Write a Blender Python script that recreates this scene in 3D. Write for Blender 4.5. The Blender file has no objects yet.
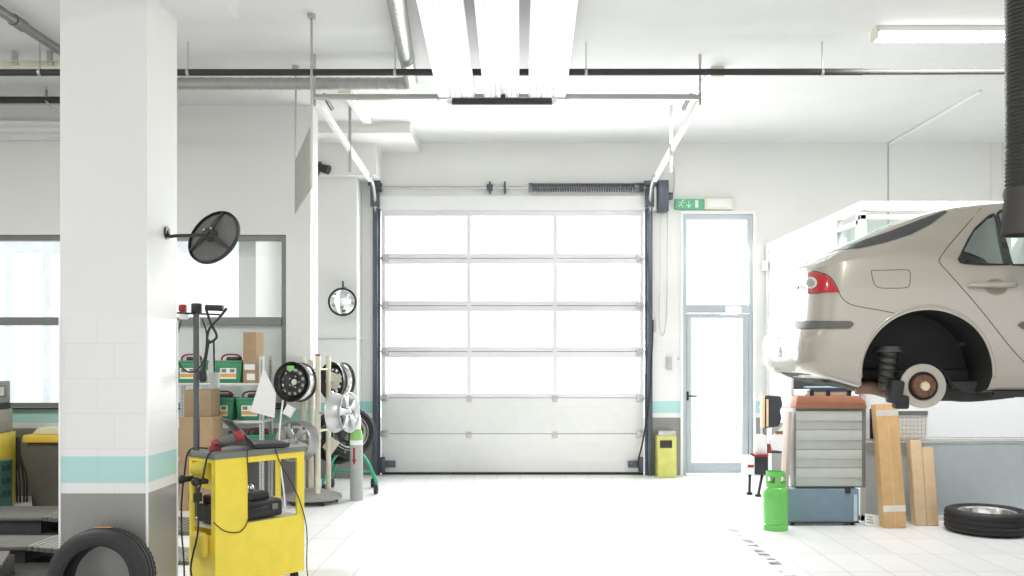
import bpy, bmesh, math, random
from mathutils import Vector, Matrix, Quaternion
from mathutils.bvhtree import BVHTree
random.seed(7)
PI = math.pi
SC = bpy.context.scene
COL = SC.collection
F, CX, CY, EYE = 900.0, 520.0, 357.0, 1.5733

def W(px, py, Y):
    return Vector(((px - CX) * Y / F, Y, EYE - (py - CY) * Y / F))
def V(*a): return Vector(a)

# ------------------------------------------------------------ materials
MATS = {}
def nodes_of(m):
    m.use_nodes = True
    nt = m.node_tree
    return nt, nt.nodes['Principled BSDF']
def mat(name, c, rough=.5, metal=0.0, coat=0.0, var=.06, scale=9.0, bump=0.0, emit=None, spec=.5):
    if name in MATS: return MATS[name]
    m = bpy.data.materials.new(name); nt, b = nodes_of(m)
    N, L = nt.nodes, nt.links
    tc = N.new('ShaderNodeTexCoord'); nz = N.new('ShaderNodeTexNoise')
    nz.inputs['Scale'].default_value = scale; nz.inputs['Detail'].default_value = 4
    L.new(tc.outputs['Object'], nz.inputs['Vector'])
    rp = N.new('ShaderNodeValToRGB')
    rp.color_ramp.elements[0].position = .3; rp.color_ramp.elements[1].position = .7
    rp.color_ramp.elements[0].color = tuple(x * (1 - var) for x in c) + (1,)
    rp.color_ramp.elements[1].color = tuple(min(1, x * (1 + var)) for x in c) + (1,)
    L.new(nz.outputs['Fac'], rp.inputs['Fac']); L.new(rp.outputs['Color'], b.inputs['Base Color'])
    b.inputs['Roughness'].default_value = rough; b.inputs['Metallic'].default_value = metal
    b.inputs['Coat Weight'].default_value = coat; b.inputs['Coat Roughness'].default_value = .05
    b.inputs['Specular IOR Level'].default_value = spec
    if bump:
        bp = N.new('ShaderNodeBump'); bp.inputs['Strength'].default_value = bump; bp.inputs['Distance'].default_value = .01
        L.new(nz.outputs['Fac'], bp.inputs['Height']); L.new(bp.outputs['Normal'], b.inputs['Normal'])
    if emit:
        b.inputs['Emission Color'].default_value = (1, .99, .97, 1); b.inputs['Emission Strength'].default_value = emit
    MATS[name] = m
    return m

def glass_mat(name, tint, rough=.02, mix=.06, gloss=.8):
    """thin pane: mostly clear, with a mirror-like film by fresnel"""
    m = bpy.data.materials.new(name); m.use_nodes = True
    nt = m.node_tree; N, L = nt.nodes, nt.links
    N.clear()
    out = N.new('ShaderNodeOutputMaterial')
    tr = N.new('ShaderNodeBsdfTransparent'); tr.inputs['Color'].default_value = tint + (1,)
    gl = N.new('ShaderNodeBsdfGlossy'); gl.inputs['Roughness'].default_value = rough; gl.inputs['Color'].default_value = (min(1, tint[0] * 1.05), min(1, tint[1] * 1.05), min(1, tint[2] * 1.05), 1)
    lw = N.new('ShaderNodeLayerWeight'); lw.inputs['Blend'].default_value = .5
    pw = N.new('ShaderNodeMath'); pw.operation = 'POWER'; pw.inputs[1].default_value = 4.5; L.new(lw.outputs['Facing'], pw.inputs[0])
    ad = N.new('ShaderNodeMath'); ad.operation = 'MULTIPLY_ADD'
    ad.inputs[1].default_value = gloss; ad.inputs[2].default_value = mix; ad.use_clamp = True
    mx = N.new('ShaderNodeMixShader')
    L.new(pw.outputs[0], ad.inputs[0]); L.new(ad.outputs['Value'], mx.inputs['Fac'])
    L.new(tr.outputs['BSDF'], mx.inputs[1]); L.new(gl.outputs['BSDF'], mx.inputs[2])
    L.new(mx.outputs['Shader'], out.inputs['Surface'])
    MATS[name] = m
    return m

def frosted_mat(name, c, trans):
    m = bpy.data.materials.new(name); m.use_nodes = True
    nt = m.node_tree; N, L = nt.nodes, nt.links
    N.clear()
    out = N.new('ShaderNodeOutputMaterial')
    tl = N.new('ShaderNodeBsdfTranslucent'); tl.inputs['Color'].default_value = c + (1,)
    df = N.new('ShaderNodeBsdfDiffuse'); df.inputs['Color'].default_value = c + (1,)
    mx = N.new('ShaderNodeMixShader'); mx.inputs['Fac'].default_value = trans
    L.new(df.outputs['BSDF'], mx.inputs[1]); L.new(tl.outputs['BSDF'], mx.inputs[2])
    L.new(mx.outputs['Shader'], out.inputs['Surface'])
    MATS[name] = m
    return m

def wall_mat(name, plaster, tile, teal, grey):
    m = bpy.data.materials.new(name); nt, b = nodes_of(m)
    N, L = nt.nodes, nt.links
    g = N.new('ShaderNodeNewGeometry'); sp = N.new('ShaderNodeSeparateXYZ'); L.new(g.outputs['Position'], sp.inputs[0])
    sn = N.new('ShaderNodeSeparateXYZ'); L.new(g.outputs['True Normal'], sn.inputs[0])
    ab = N.new('ShaderNodeMath'); ab.operation = 'ABSOLUTE'; L.new(sn.outputs['X'], ab.inputs[0])
    gt = N.new('ShaderNodeMath'); gt.operation = 'GREATER_THAN'; gt.inputs[1].default_value = .5; L.new(ab.outputs[0], gt.inputs[0])
    mu = N.new('ShaderNodeMix'); L.new(gt.outputs[0], mu.inputs['Factor'])
    L.new(sp.outputs['X'], mu.inputs['A']); L.new(sp.outputs['Y'], mu.inputs['B'])
    cb = N.new('ShaderNodeCombineXYZ'); L.new(mu.outputs['Result'], cb.inputs['X']); L.new(sp.outputs['Z'], cb.inputs['Y'])
    mr = N.new('ShaderNodeMapRange'); mr.inputs['From Max'].default_value = 4.0; L.new(sp.outputs['Z'], mr.inputs['Value'])
    rp = N.new('ShaderNodeValToRGB'); cr = rp.color_ramp; cr.interpolation = 'CONSTANT'
    cr.elements[0].position = 0; cr.elements[0].color = grey + (1,)
    cr.elements[1].position = .755 / 4; cr.elements[1].color = tile + (1,)
    for z, c in ((.82, teal), (.969, tile), (1.798, tuple(x * .62 for x in plaster)), (1.806, plaster)):
        e = cr.elements.new(z / 4); e.color = c + (1,)
    L.new(mr.outputs['Result'], rp.inputs['Fac'])
    br = N.new('ShaderNodeTexBrick'); L.new(cb.outputs[0], br.inputs['Vector'])
    br.inputs['Scale'].default_value = 1; br.inputs['Brick Width'].default_value = .3; br.inputs['Row Height'].default_value = .2065
    br.inputs['Mortar Size'].default_value = .0022; br.offset = .34
    br.inputs['Mortar Smooth'].default_value = .3
    lt = N.new('ShaderNodeMath'); lt.operation = 'LESS_THAN'; lt.inputs[1].default_value = 1.81; L.new(sp.outputs['Z'], lt.inputs[0])
    mm = N.new('ShaderNodeMath'); mm.operation = 'MULTIPLY'; L.new(br.outputs['Fac'], mm.inputs[0]); L.new(lt.outputs[0], mm.inputs[1])
    m2 = N.new('ShaderNodeMath'); m2.operation = 'MULTIPLY'; m2.inputs[1].default_value = .17; L.new(mm.outputs[0], m2.inputs[0])
    mc = N.new('ShaderNodeMix'); mc.data_type = 'RGBA'; L.new(m2.outputs[0], mc.inputs['Factor'])
    L.new(rp.outputs['Color'], mc.inputs[6]); mc.inputs[7].default_value = (.3, .3, .28, 1)
    nz = N.new('ShaderNodeTexNoise'); nz.inputs['Scale'].default_value = 1.3; nz.inputs['Detail'].default_value = 5; L.new(g.outputs['Position'], nz.inputs['Vector'])
    r2 = N.new('ShaderNodeMapRange'); r2.inputs['To Min'].default_value = .955; r2.inputs['To Max'].default_value = 1.035; L.new(nz.outputs['Fac'], r2.inputs['Value'])
    vm = N.new('ShaderNodeVectorMath'); vm.operation = 'SCALE'; L.new(mc.outputs[2], vm.inputs[0]); L.new(r2.outputs['Result'], vm.inputs['Scale'])
    L.new(vm.outputs['Vector'], b.inputs['Base Color'])
    ro = N.new('ShaderNodeMapRange'); ro.inputs['To Min'].default_value = .6; ro.inputs['To Max'].default_value = .25; L.new(lt.outputs[0], ro.inputs['Value'])
    L.new(ro.outputs['Result'], b.inputs['Roughness'])
    MATS[name] = m
    return m

def floor_mat():
    m = bpy.data.materials.new('floor_tile'); nt, b = nodes_of(m)
    N, L = nt.nodes, nt.links
    g = N.new('ShaderNodeNewGeometry')
    mp = N.new('ShaderNodeMapping'); mp.inputs['Rotation'].default_value = (0, 0, PI / 2); L.new(g.outputs['Position'], mp.inputs['Vector'])
    br = N.new('ShaderNodeTexBrick'); L.new(mp.outputs[0], br.inputs['Vector'])
    br.inputs['Scale'].default_value = 1; br.inputs['Brick Width'].default_value = .6; br.inputs['Row Height'].default_value = .3
    br.inputs['Mortar Size'].default_value = .005; br.inputs['Mortar Smooth'].default_value = .2; br.offset = .0
    br.inputs['Color1'].default_value = (.86, .86, .86, 1); br.inputs['Color2'].default_value = (.82, .82, .83, 1)
    br.inputs['Mortar'].default_value = (.62, .61, .6, 1)
    nz = N.new('ShaderNodeTexNoise'); nz.inputs['Scale'].default_value = .9; nz.inputs['Detail'].default_value = 8; L.new(g.outputs['Position'], nz.inputs['Vector'])
    r2 = N.new('ShaderNodeMapRange'); r2.inputs['To Min'].default_value = .93; r2.inputs['To Max'].default_value = 1.05; L.new(nz.outputs['Fac'], r2.inputs['Value'])
    vm = N.new('ShaderNodeVectorMath'); vm.operation = 'SCALE'; L.new(br.outputs['Color'], vm.inputs[0]); L.new(r2.outputs['Result'], vm.inputs['Scale'])
    L.new(vm.outputs['Vector'], b.inputs['Base Color'])
    b.inputs['Roughness'].default_value = .38
    return m

# ------------------------------------------------------------ mesh builder
ROOTM = {}
class MB:
    def __init__(s): s.bm = bmesh.new()
    def _merge(s, t, M=None):
        if M is not None: bmesh.ops.transform(t, matrix=M, verts=t.verts)
        me = bpy.data.meshes.new('tmp'); t.to_mesh(me); t.free(); s.bm.from_mesh(me); bpy.data.meshes.remove(me)
        return s
    def box(s, c, size, rot=None, bev=0.0, seg=2):
        t = bmesh.new(); bmesh.ops.create_cube(t, size=1)
        bmesh.ops.scale(t, vec=size, verts=t.verts)
        if bev: bmesh.ops.bevel(t, geom=list(t.edges), offset=bev, segments=seg, affect='EDGES', profile=.5)
        M = Matrix.Translation(c) @ (rot.to_4x4() if rot is not None else Matrix())
        return s._merge(t, M)
    def bx(s, x0, x1, y0, y1, z0, z1, bev=0.0):
        return s.box(((x0 + x1) / 2, (y0 + y1) / 2, (z0 + z1) / 2), (abs(x1 - x0), abs(y1 - y0), abs(z1 - z0)), None, bev)
    def cyl(s, p0, p1, r, r2=None, seg=16, cap=True):
        p0, p1 = Vector(p0), Vector(p1); d = p1 - p0
        t = bmesh.new(); bmesh.ops.create_cone(t, cap_ends=cap, segments=seg, radius1=r, radius2=r if r2 is None else r2, depth=d.length)
        M = Matrix.Translation((p0 + p1) / 2) @ d.to_track_quat('Z', 'Y').to_matrix().to_4x4()
        return s._merge(t, M)
    def sph(s, c, r, sc=(1, 1, 1), seg=16):
        t = bmesh.new(); bmesh.ops.create_uvsphere(t, u_segments=seg, v_segments=seg // 2 + 2, radius=r)
        bmesh.ops.scale(t, vec=sc, verts=t.verts)
        return s._merge(t, Matrix.Translation(c))
    def tube(s, pts, r, seg=8, smooth=0, ripple=None):
        pts = [Vector(p) for p in pts]
        if smooth:
            q = []
            n = len(pts)
            for i in range(n - 1):
                p0, p1, p2, p3 = pts[max(0, i - 1)], pts[i], pts[i + 1], pts[min(n - 1, i + 2)]
                for k in range(smooth):
                    t = k / smooth
                    q.append(.5 * ((2 * p1) + (p2 - p0) * t + (2 * p0 - 5 * p1 + 4 * p2 - p3) * t * t + (3 * p1 - p0 - 3 * p2 + p3) * t ** 3))
            q.append(pts[-1]); pts = q
        bm = s.bm; rings = []
        d0 = (pts[1] - pts[0]).normalized()
        up = Vector((0, 0, 1)) if abs(d0.z) < .9 else Vector((1, 0, 0))
        nrm = d0.cross(up).normalized()
        for i, p in enumerate(pts):
            d = (pts[min(i + 1, len(pts) - 1)] - pts[max(i - 1, 0)]).normalized()
            nrm = (nrm - d * nrm.dot(d)).normalized(); bi = d.cross(nrm)
            rr = r(i / (len(pts) - 1)) if callable(r) else r
            if ripple and i % 2: rr *= ripple
            rings.append([bm.verts.new(p + (nrm * math.cos(2 * PI * k / seg) + bi * math.sin(2 * PI * k / seg)) * rr) for k in range(seg)])
        for a, b in zip(rings, rings[1:]):
            for k in range(seg): bm.faces.new((a[k], a[(k + 1) % seg], b[(k + 1) % seg], b[k]))
        bm.faces.new(list(reversed(rings[0]))); bm.faces.new(rings[-1])
        return s
    def lathe(s, prof, M=None, seg=40, closed=False, mod=None, skip=None):
        """profile of (r, z) turned about local Z"""
        t = bmesh.new(); rings = []
        for j, (r, z) in enumerate(prof):
            if r < 1e-5 : rings.append([t.verts.new((0, 0, z))])
            else:
                ring = []
                for k in range(seg):
                    a = 2 * PI * k / seg; rr = r + (mod(j, k) if mod else 0)
                    ring.append(t.verts.new((rr * math.cos(a), rr * math.sin(a), z)))
                rings.append(ring)
        pairs = list(zip(range(len(rings)), range(1, len(rings))))
        if closed: pairs.append((len(rings) - 1, 0))
        for i, j in pairs:
            a, b = rings[i], rings[j]
            for k in range(seg):
                k2 = (k + 1) % seg
                if skip and skip(i, k): continue
                if len(a) == 1 and len(b) == 1: continue
                if len(a) == 1: t.faces.new((a[0], b[k2], b[k]))
                elif len(b) == 1: t.faces.new((a[k], a[k2], b[0]))
                else: t.faces.new((a[k], a[k2], b[k2], b[k]))
        bmesh.ops.recalc_face_normals(t, faces=t.faces)
        return s._merge(t, M)
    def prism(s, poly, h, M=None, bev=0.0):
        t = bmesh.new(); vs = [t.verts.new((x, y, 0)) for x, y in poly]
        f = t.faces.new(vs); r = bmesh.ops.extrude_face_region(t, geom=[f])
        bmesh.ops.translate(t, vec=(0, 0, h), verts=[v for v in r['geom'] if isinstance(v, bmesh.types.BMVert)])
        bmesh.ops.recalc_face_normals(t, faces=t.faces)
        if bev: bmesh.ops.bevel(t, geom=list(t.edges), offset=bev, segments=2, affect='EDGES', profile=.5)
        return s._merge(t, M)
    def poly(s, pts):
        s.bm.faces.new([s.bm.verts.new(p) for p in pts]); return s
    def xf(s, M): bmesh.ops.transform(s.bm, matrix=M, verts=s.bm.verts); return s
    def build(s, name, m, parent=None, local=False, label=None, sharp=38, kind=None):
        bm = s.bm
        for f in bm.faces: f.smooth = True
        lim = math.radians(sharp)
        for e in bm.edges:
            if len(e.link_faces) == 2: e.smooth = e.calc_face_angle(0) < lim
        me = bpy.data.meshes.new(name); bm.to_mesh(me); bm.free()
        me.materials.append(m)
        o = bpy.data.objects.new(name, me); COL.objects.link(o)
        if parent is not None:
            o.parent = parent
            if not local: me.transform(ROOTM[parent.name].inverted())
            ROOTM[o.name] = ROOTM[parent.name]
        elif not local:
            xs = [v.co for v in me.vertices]
            b = Vector(((min(v.x for v in xs) + max(v.x for v in xs)) / 2, (min(v.y for v in xs) + max(v.y for v in xs)) / 2, min(v.z for v in xs)))
            me.transform(Matrix.Translation(-b)); o.location = b
            ROOTM[o.name] = Matrix.Translation(b)
        if label: o['label'] = label
        if kind: o['kind'] = kind
        return o

def thing(name, label, cat, loc=(0, 0, 0), rz=0.0, group=None, M=None):
    o = bpy.data.objects.new(name, None); COL.objects.link(o); o.empty_display_size = .1
    M = M if M is not None else Matrix.Translation(loc) @ Matrix.Rotation(rz, 4, 'Z')
    o.matrix_basis = M; ROOTM[o.name] = M.copy()
    o['label'] = label; o['category'] = cat
    if group: o['group'] = group
    return o
def tag(o, label, cat, group=None):
    o['label'] = label; o['category'] = cat
    if group: o['group'] = group
    return o
def struct(o):
    o['kind'] = 'structure'; return o
def dup(root, M, label):
    r = root.copy(); COL.objects.link(r); r.matrix_basis = M; r['label'] = label
    def rec(src, dst):
        for ch in src.children:
            c = ch.copy(); COL.objects.link(c); c.parent = dst
            rec(ch, c)
    rec(root, r)
    ROOTM[r.name] = M.copy()
    return r
def face_to(loc, n, roll=0.0):
    """matrix placing local +Z along n"""
    return Matrix.Translation(loc) @ Vector(n).normalized().to_track_quat('Z', 'Y').to_matrix().to_4x4() @ Matrix.Rotation(roll, 4, 'Z')

# palette
PLASTER = wall_mat('wall_paint_and_tile', (.80, .80, .775), (.80, .80, .785), (.43, .68, .66), (.29, .29, .275))
CEIL = mat('ceiling_paint', (.72, .72, .71), .8, var=.02, scale=2)
FLOOR = floor_mat()
WHITE = mat('white_paint', (.82, .82, .81), .45, var=.02)
TRIMW = mat('white_trim', (.86, .86, .85), .4, var=.01)
ALU = mat('window_aluminium', (.20, .21, .195), .45, .3)
DOORFR = mat('blue_grey_frame', (.45, .50, .53), .4, .2, var=.03)
DOORPANEL = mat('door_panel_white', (.76, .76, .74), .45, var=.02)
DOORRAIL = mat('door_rail_white', (.76, .76, .78), .4, var=.02)
DARKSTEEL = mat('dark_track_steel', (.10, .115, .14), .4, .6)
STEEL = mat('galvanised_steel', (.52, .52, .49), .38, .75)
CHROME = mat('bright_metal', (.75, .75, .74), .18, 1.0, var=.03)
BLACK = mat('black_plastic', (.022, .022, .024), .45)
RUBBER = mat('black_rubber', (.019, .019, .02), .6, bump=.1, scale=60)
PIPEBLK = mat('black_insulation', (.035, .035, .037), .6)
CABLEM = mat('cable_black', (.02, .02, .02), .5)
YELLOW = mat('yellow_paint', (.94, .75, .075), .38, coat=.2, var=.05)
GREYTOP = mat('grey_worktop', (.19, .20, .185), .45)
GREENP = mat('green_plastic', (.04, .26, .12), .4)
GREENB = mat('bright_green_paint', (.17, .62, .13), .3, coat=.4)
TURQ = mat('turquoise_tube', (.05, .44, .27), .35)
CARD = mat('cardboard_brown', (.40, .28, .165), .75, var=.08)
CARDL = mat('cardboard_orange', (.72, .46, .22), .7, var=.08)
CARDP = mat('cardboard_pale', (.82, .62, .40), .7, var=.08)
TAPE = mat('packing_tape', (.80, .76, .70), .3)
PAPER = mat('paper_white', (.85, .85, .84), .8, var=.02)
CREAM = mat('cream_pole_paint', (.72, .68, .54), .45)
RED = mat('red_plastic', (.34, .028, .035), .4)
ALLOY = mat('alloy_silver', (.68, .69, .70), .28, .75, coat=.3, var=.03)
ALLOYG = mat('alloy_dull_grey', (.38, .385, .38), .42, .6)
STEELB = mat('black_rim_paint', (.018, .018, .02), .3, coat=.3)
GREYCAB = mat('cabinet_grey_green', (.58, .60, .56), .4, var=.03)
BLUECAB = mat('cabinet_blue', (.21, .30, .37), .38, var=.05)
RUST = mat('terracotta_lid', (.46, .20, .12), .55, var=.08)
PALEBLUE = mat('pale_blue_metal', (.55, .68, .78), .35)
SIGNGREEN = mat('sign_green', (.13, .46, .27), .4)
CREAMBOX = mat('cream_plastic', (.76, .75, .62), .45)
LIME = mat('bin_lime_yellow', (.64, .63, .17), .45, var=.1)
ORANGE = mat('orange_label', (.75, .30, .06), .5)
GREYPANEL = mat('grey_blue_panel', (.55, .61, .65), .35, var=.03)
LAMP = mat('lamp_tube', (.9, .9, .9), .4, emit=5.0)
CONC = mat('dark_base_grey', (.035, .035, .034), .6, var=.2)
PLATE = mat('worn_ramp_plate', (.17, .16, .145), .5, .25, var=.12)
GLASS = glass_mat('clear_glass', (.97, .985, .98))
GLASSM = glass_mat('booth_glass', (.90, .95, .93), mix=.05)
CARGLASS = glass_mat('car_glass', (.84, .95, .92), mix=.32)
FROST = frosted_mat('frosted_pane', (.80, .84, .81), .35)
MIRROR = mat('mirror_silver', (.86, .90, .89), .03, 1.0, var=.01)

# ------------------------------------------------------------ camera, world
cam = bpy.data.cameras.new('camera'); co = bpy.data.objects.new('camera', cam); COL.objects.link(co)
co.location = (0, 0, EYE); co.rotation_euler = (PI / 2, 0, 0)
cam.sensor_width = 36; cam.lens = F * 36 / 1024; cam.shift_x = -(CX - 512) / 1024; cam.shift_y = (CY - 288) / 1024
cam.clip_start = .05; SC.camera = co
w = bpy.data.worlds.new('daylight'); SC.world = w; w.use_nodes = True
bg = w.node_tree.nodes['Background']; bg.inputs['Color'].default_value = (.97, .985, 1, 1); bg.inputs['Strength'].default_value = .95
SC.view_settings.view_transform = 'Standard'; SC.view_settings.look = 'None'; SC.view_settings.gamma = 1
SC.view_settings.use_curve_mapping = False
SC.view_settings.exposure = .56
def area(name, loc, rot, sx, sy, power, col=(1, 1, 1)):
    l = bpy.data.lights.new(name, 'AREA'); l.shape = 'RECTANGLE'; l.size = sx; l.size_y = sy; l.energy = power; l.color = col
    o = bpy.data.objects.new(name, l); COL.objects.link(o); o.location = loc; o.rotation_euler = rot
    return o
# daylight pressing in through the glazed overhead door, and the glazed side door
area('daylight_overhead_door', (-.1, 12.6, 2.4), (-PI / 2 + .45, 0, 0), 3.4, 2.4, 250, (1, 1, 1))
area('daylight_side_door', (2.64, 12.6, 1.9), (-PI / 2 + .45, 0, 0), .8, 2.8, 70, (1, 1, 1))

# ------------------------------------------------------------ room shell
BX0, BX1 = -1.867, 1.667
struct(MB().bx(-9, 7.3, -5, 12.25, -.15, 0).build('floor', FLOOR))
struct(MB().bx(-9, 7.3, -5, 12.25, 4.427, 4.6).build('ceiling', CEIL))
m = MB()
for a in ((-3.3, BX0, 0, 3.533), (BX1, 2.173, 0, 3.533), (3.107, 7.3, 0, 3.533), (2.173, 3.107, 3.48, 3.533), (-3.3, 7.3, 3.533, 4.427)):
    m.bx(a[0], a[1], 12, 12.2, a[2], a[3])
struct(m.build('wall_back', PLASTER))
LWX = -2.372
m = MB()
m.bx(-9, LWX, 10.2, 10.56, 0, 1.0).bx(-9, LWX, 10.2, 10.56, 2.96, 4.427).bx(-2.652, LWX, 10.2, 10.56, 1.0, 2.96)
struct(m.build('wall_left', PLASTER))
struct(MB().bx(-9.2, -9, -5, 10.56, 0, 4.427).build('wall_far_left', PLASTER))
m = MB(); m.bx(-3.3, -3.1, 10.56, 12, 0, 4.427); m.bx(-3.1, -2.11, 11.65, 12, 0, 3.9); m.bx(-3.1, -1.84, 11.5, 12, 3.9, 4.427); m.bx(-3.1, -1.335, 10.95, 12, 4.3, 4.427)
struct(m.build('wall_alcove', PLASTER))
struct(MB().bx(6.95, 7.15, -5, 12, 0, 4.427).build('wall_right', PLASTER))
# pillar with its beam
PX0, PX1, PY0, PY1 = -2.724, -2.209, 5.33, 5.796
struct(MB().bx(PX0, PX1, PY0, PY1, 0, 4.427).build('pillar', PLASTER))
struct(MB().bx(PX0, -1.817, 4.3, 5.8, 3.745, 4.427).build('beam_ceiling', CEIL))
t_ = 0
for (x, y) in ((PX0, PY0), (PX1, PY0), (PX1, PY1)):
    t_ += 1
    struct(MB().box((x, y, .905), (.014, .014, 1.81), bev=.004).build('trim_%d' % t_, TRIMW))
struct(MB().bx(4.90, 4.935, 9.62, 12, 4.40, 4.427, .004).build('trim_4', TRIMW))
struct(MB().bx(4.90, 4.915, 11.99, 12, 3.05, 4.427).build('trim_5', STEEL))
struct(MB().bx(6.27, 6.285, 11.99, 12, 3.05, 4.427).bx(6.43, 6.46, 11.96, 12, 3.05, 4.427).build('trim_6', CREAMBOX))
struct(MB().bx(-3.1, -2.11, 11.63, 11.65, 1.805, 1.818).build('trim_7', STEEL))

# floor tape: worn black and white marking
def tape_mat():
    m = bpy.data.materials.new('worn_floor_tape'); nt, b = nodes_of(m); N, L = nt.nodes, nt.links
    g = N.new('ShaderNodeNewGeometry')
    mp = N.new('ShaderNodeMapping'); mp.inputs['Rotation'].default_value = (0, 0, .6); mp.inputs['Scale'].default_value = (3, 7, 1); L.new(g.outputs['Position'], mp.inputs['Vector'])
    nz = N.new('ShaderNodeTexNoise'); nz.inputs['Scale'].default_value = 1.6; nz.inputs['Detail'].default_value = 3; L.new(mp.outputs[0], nz.inputs['Vector'])
    rp = N.new('ShaderNodeValToRGB'); cr = rp.color_ramp; cr.elements[0].position = .42; cr.elements[0].color = (.05, .055, .06, 1)
    cr.elements[1].position = .54; cr.elements[1].color = (.82, .82, .83, 1)
    L.new(nz.outputs['Fac'], rp.inputs['Fac']); L.new(rp.outputs['Color'], b.inputs['Base Color']); b.inputs['Roughness'].default_value = .5
    return m
struct(MB().bx(1.90, 1.985, 5.0, 8.25, 0, .003).build('trim_8', tape_mat()))

# window_1: large interior window left, seen both sides of the pillar
WY = 10.24
win = MB()
win.bx(-9, -2.652, WY, WY + .1, 2.90, 2.96).bx(-2.712, -2.652, WY, WY + .1, 1.0, 2.9).bx(-9, -2.712, WY - .03, WY + .1, 1.935, 2.025).bx(-9, -2.712, WY, WY + .1, 1.0, 1.05)
win.bx(-4.62, -4.56, WY, WY + .1, 1.05, 2.9)
win = struct(win.build('window_1', ALU))
MB().bx(-9, -2.712, WY + .04, WY + .05, 2.025, 2.9).build('upper_pane', GLASS, win, label='clear upper pane')
MB().bx(-9, -4.62, WY + .04, WY + .05, 1.05, 1.935).build('lower_pane', GLASS, win, label='clear lower pane')
MB().bx(-4.56, -2.712, WY + .04, WY + .05, 1.05, 1.935).build('lower_pane', FROST, win, label='pale frosted lower pane')
MB().bx(-9, -2.63, 10.12, 10.2, .985, 1.0).build('window_sill', BLACK, win, label='dark sill')
# frames of the bright hall beyond that window
m = MB()
PB = mat('pale_blue_frame', (.86, .89, .92), .5)
for px in (10, 48, 250):
    p = W(px, 300, 15.0); m.bx(p.x - .06, p.x + .06, 14.95, 15.05, 0, 3.3)
m.bx(-10.5, -3.6, 14.95, 15.05, 3.3, 3.6)
struct(m.build('window_2', PB))

# ------------------------------------------------------------ door_1: sectional overhead door
DY = 12.03
ys = [210, 258, 305.5, 351.5, 398, 434, 472]
zz = [EYE + (CY - y) * 12 / F for y in ys]; zz[-1] = .03
cols = [(385, 467), (471, 553), (557, 640)]
door = thing('door_1', '', '', (-.1, DY, 0)); del door['label'], door['category']; door['kind'] = 'structure'
xL, xR = BX0 + .015, BX1 - .015
for i in range(6):
    z1, z0 = zz[i] - .004, zz[i + 1] + .004
    if i < 4:
        q = MB(); zt, zb = z1 - .075, z0 + .06
        q.bx(xL, xR, DY, DY + .045, zt, z1, .004).bx(xL, xR, DY, DY + .045, z0, zb, .004)
        edges = [xL] + [v for c in cols for v in ((c[0] - CX) * 12 / F, (c[1] - CX) * 12 / F)] + [xR]
        for k in range(0, 8, 2): q.bx(edges[k], edges[k + 1], DY + .002, DY + .043, zb - .002, zt + .002)
        sec = q.build('glazed_section', DOORRAIL, door)
        for c in cols:
            MB().bx((c[0] - CX) * 12 / F, (c[1] - CX) * 12 / F, DY + .02, DY + .026, zb, zt).build('pane', GLASS, sec)
    else:
        q = MB().bx(xL, xR, DY, DY + .045, z0, z1, .004)
        h = (z1 - z0) / 4
        for k in range(1, 4): q.bx(xL + .03, xR - .03, DY - .002, DY + .002, z0 + h * k - .003, z0 + h * k + .003)
        q.build('solid_section', DOORPANEL, door)
MB().bx(xL, xR, DY, DY + .05, .0, .035).build('bottom_seal', RUBBER, door)
for i in range(1, 6): MB().bx(xL, xR, DY + .006, DY + .03, zz[i] - .0045, zz[i] + .0045).build('joint_seal', GREYTOP, door)
for i in range(1, 6):
    for px in (469, 555):
        x = (px - CX) * 12 / F
        if i >= 4:
            MB().bx(x - .035, x + .035, DY - .012, DY, zz[i] - .055, zz[i] + .03, .004).cyl((x - .03, DY - .014, zz[i]), (x + .03, DY - .014, zz[i]), .011).build('hinge', STEEL, door)
        else:
            MB().bx(x - .03, x + .03, DY - .01, DY, zz[i] - .03, zz[i] + .03, .004).build('hinge', DOORRAIL, door)
    for sx, x in ((1, xL + .045), (-1, xR - .045)):
        MB().bx(x - .05, x + .05, DY - .02, DY, zz[i] - .045, zz[i] + .045, .005).cyl((x, DY - .03, zz[i]), (x - sx * .07, DY - .03, zz[i]), .014).build('roller_bracket', STEEL, door)
for sx, x in ((1, xL + .1), (-1, xR - .12)):
    MB().bx(x - .09, x + .09, DY - .045, DY, .1, .19, .006).bx(x - sx * .08 - .03, x - sx * .08 + .03, DY - .05, DY, .03, .24, .004).build('bottom_bracket', DARKSTEEL, door)
MB().bx(xL, xR, DY - .004, DY + .01, zz[0] - .03, zz[0] + .03, .004).build('top_rail', DOORRAIL, door)

# header strip above the opening
struct(MB().bx(BX0, BX1, 11.985, 12.0, 3.533, 3.72).build('trim_9', TRIMW))

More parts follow.
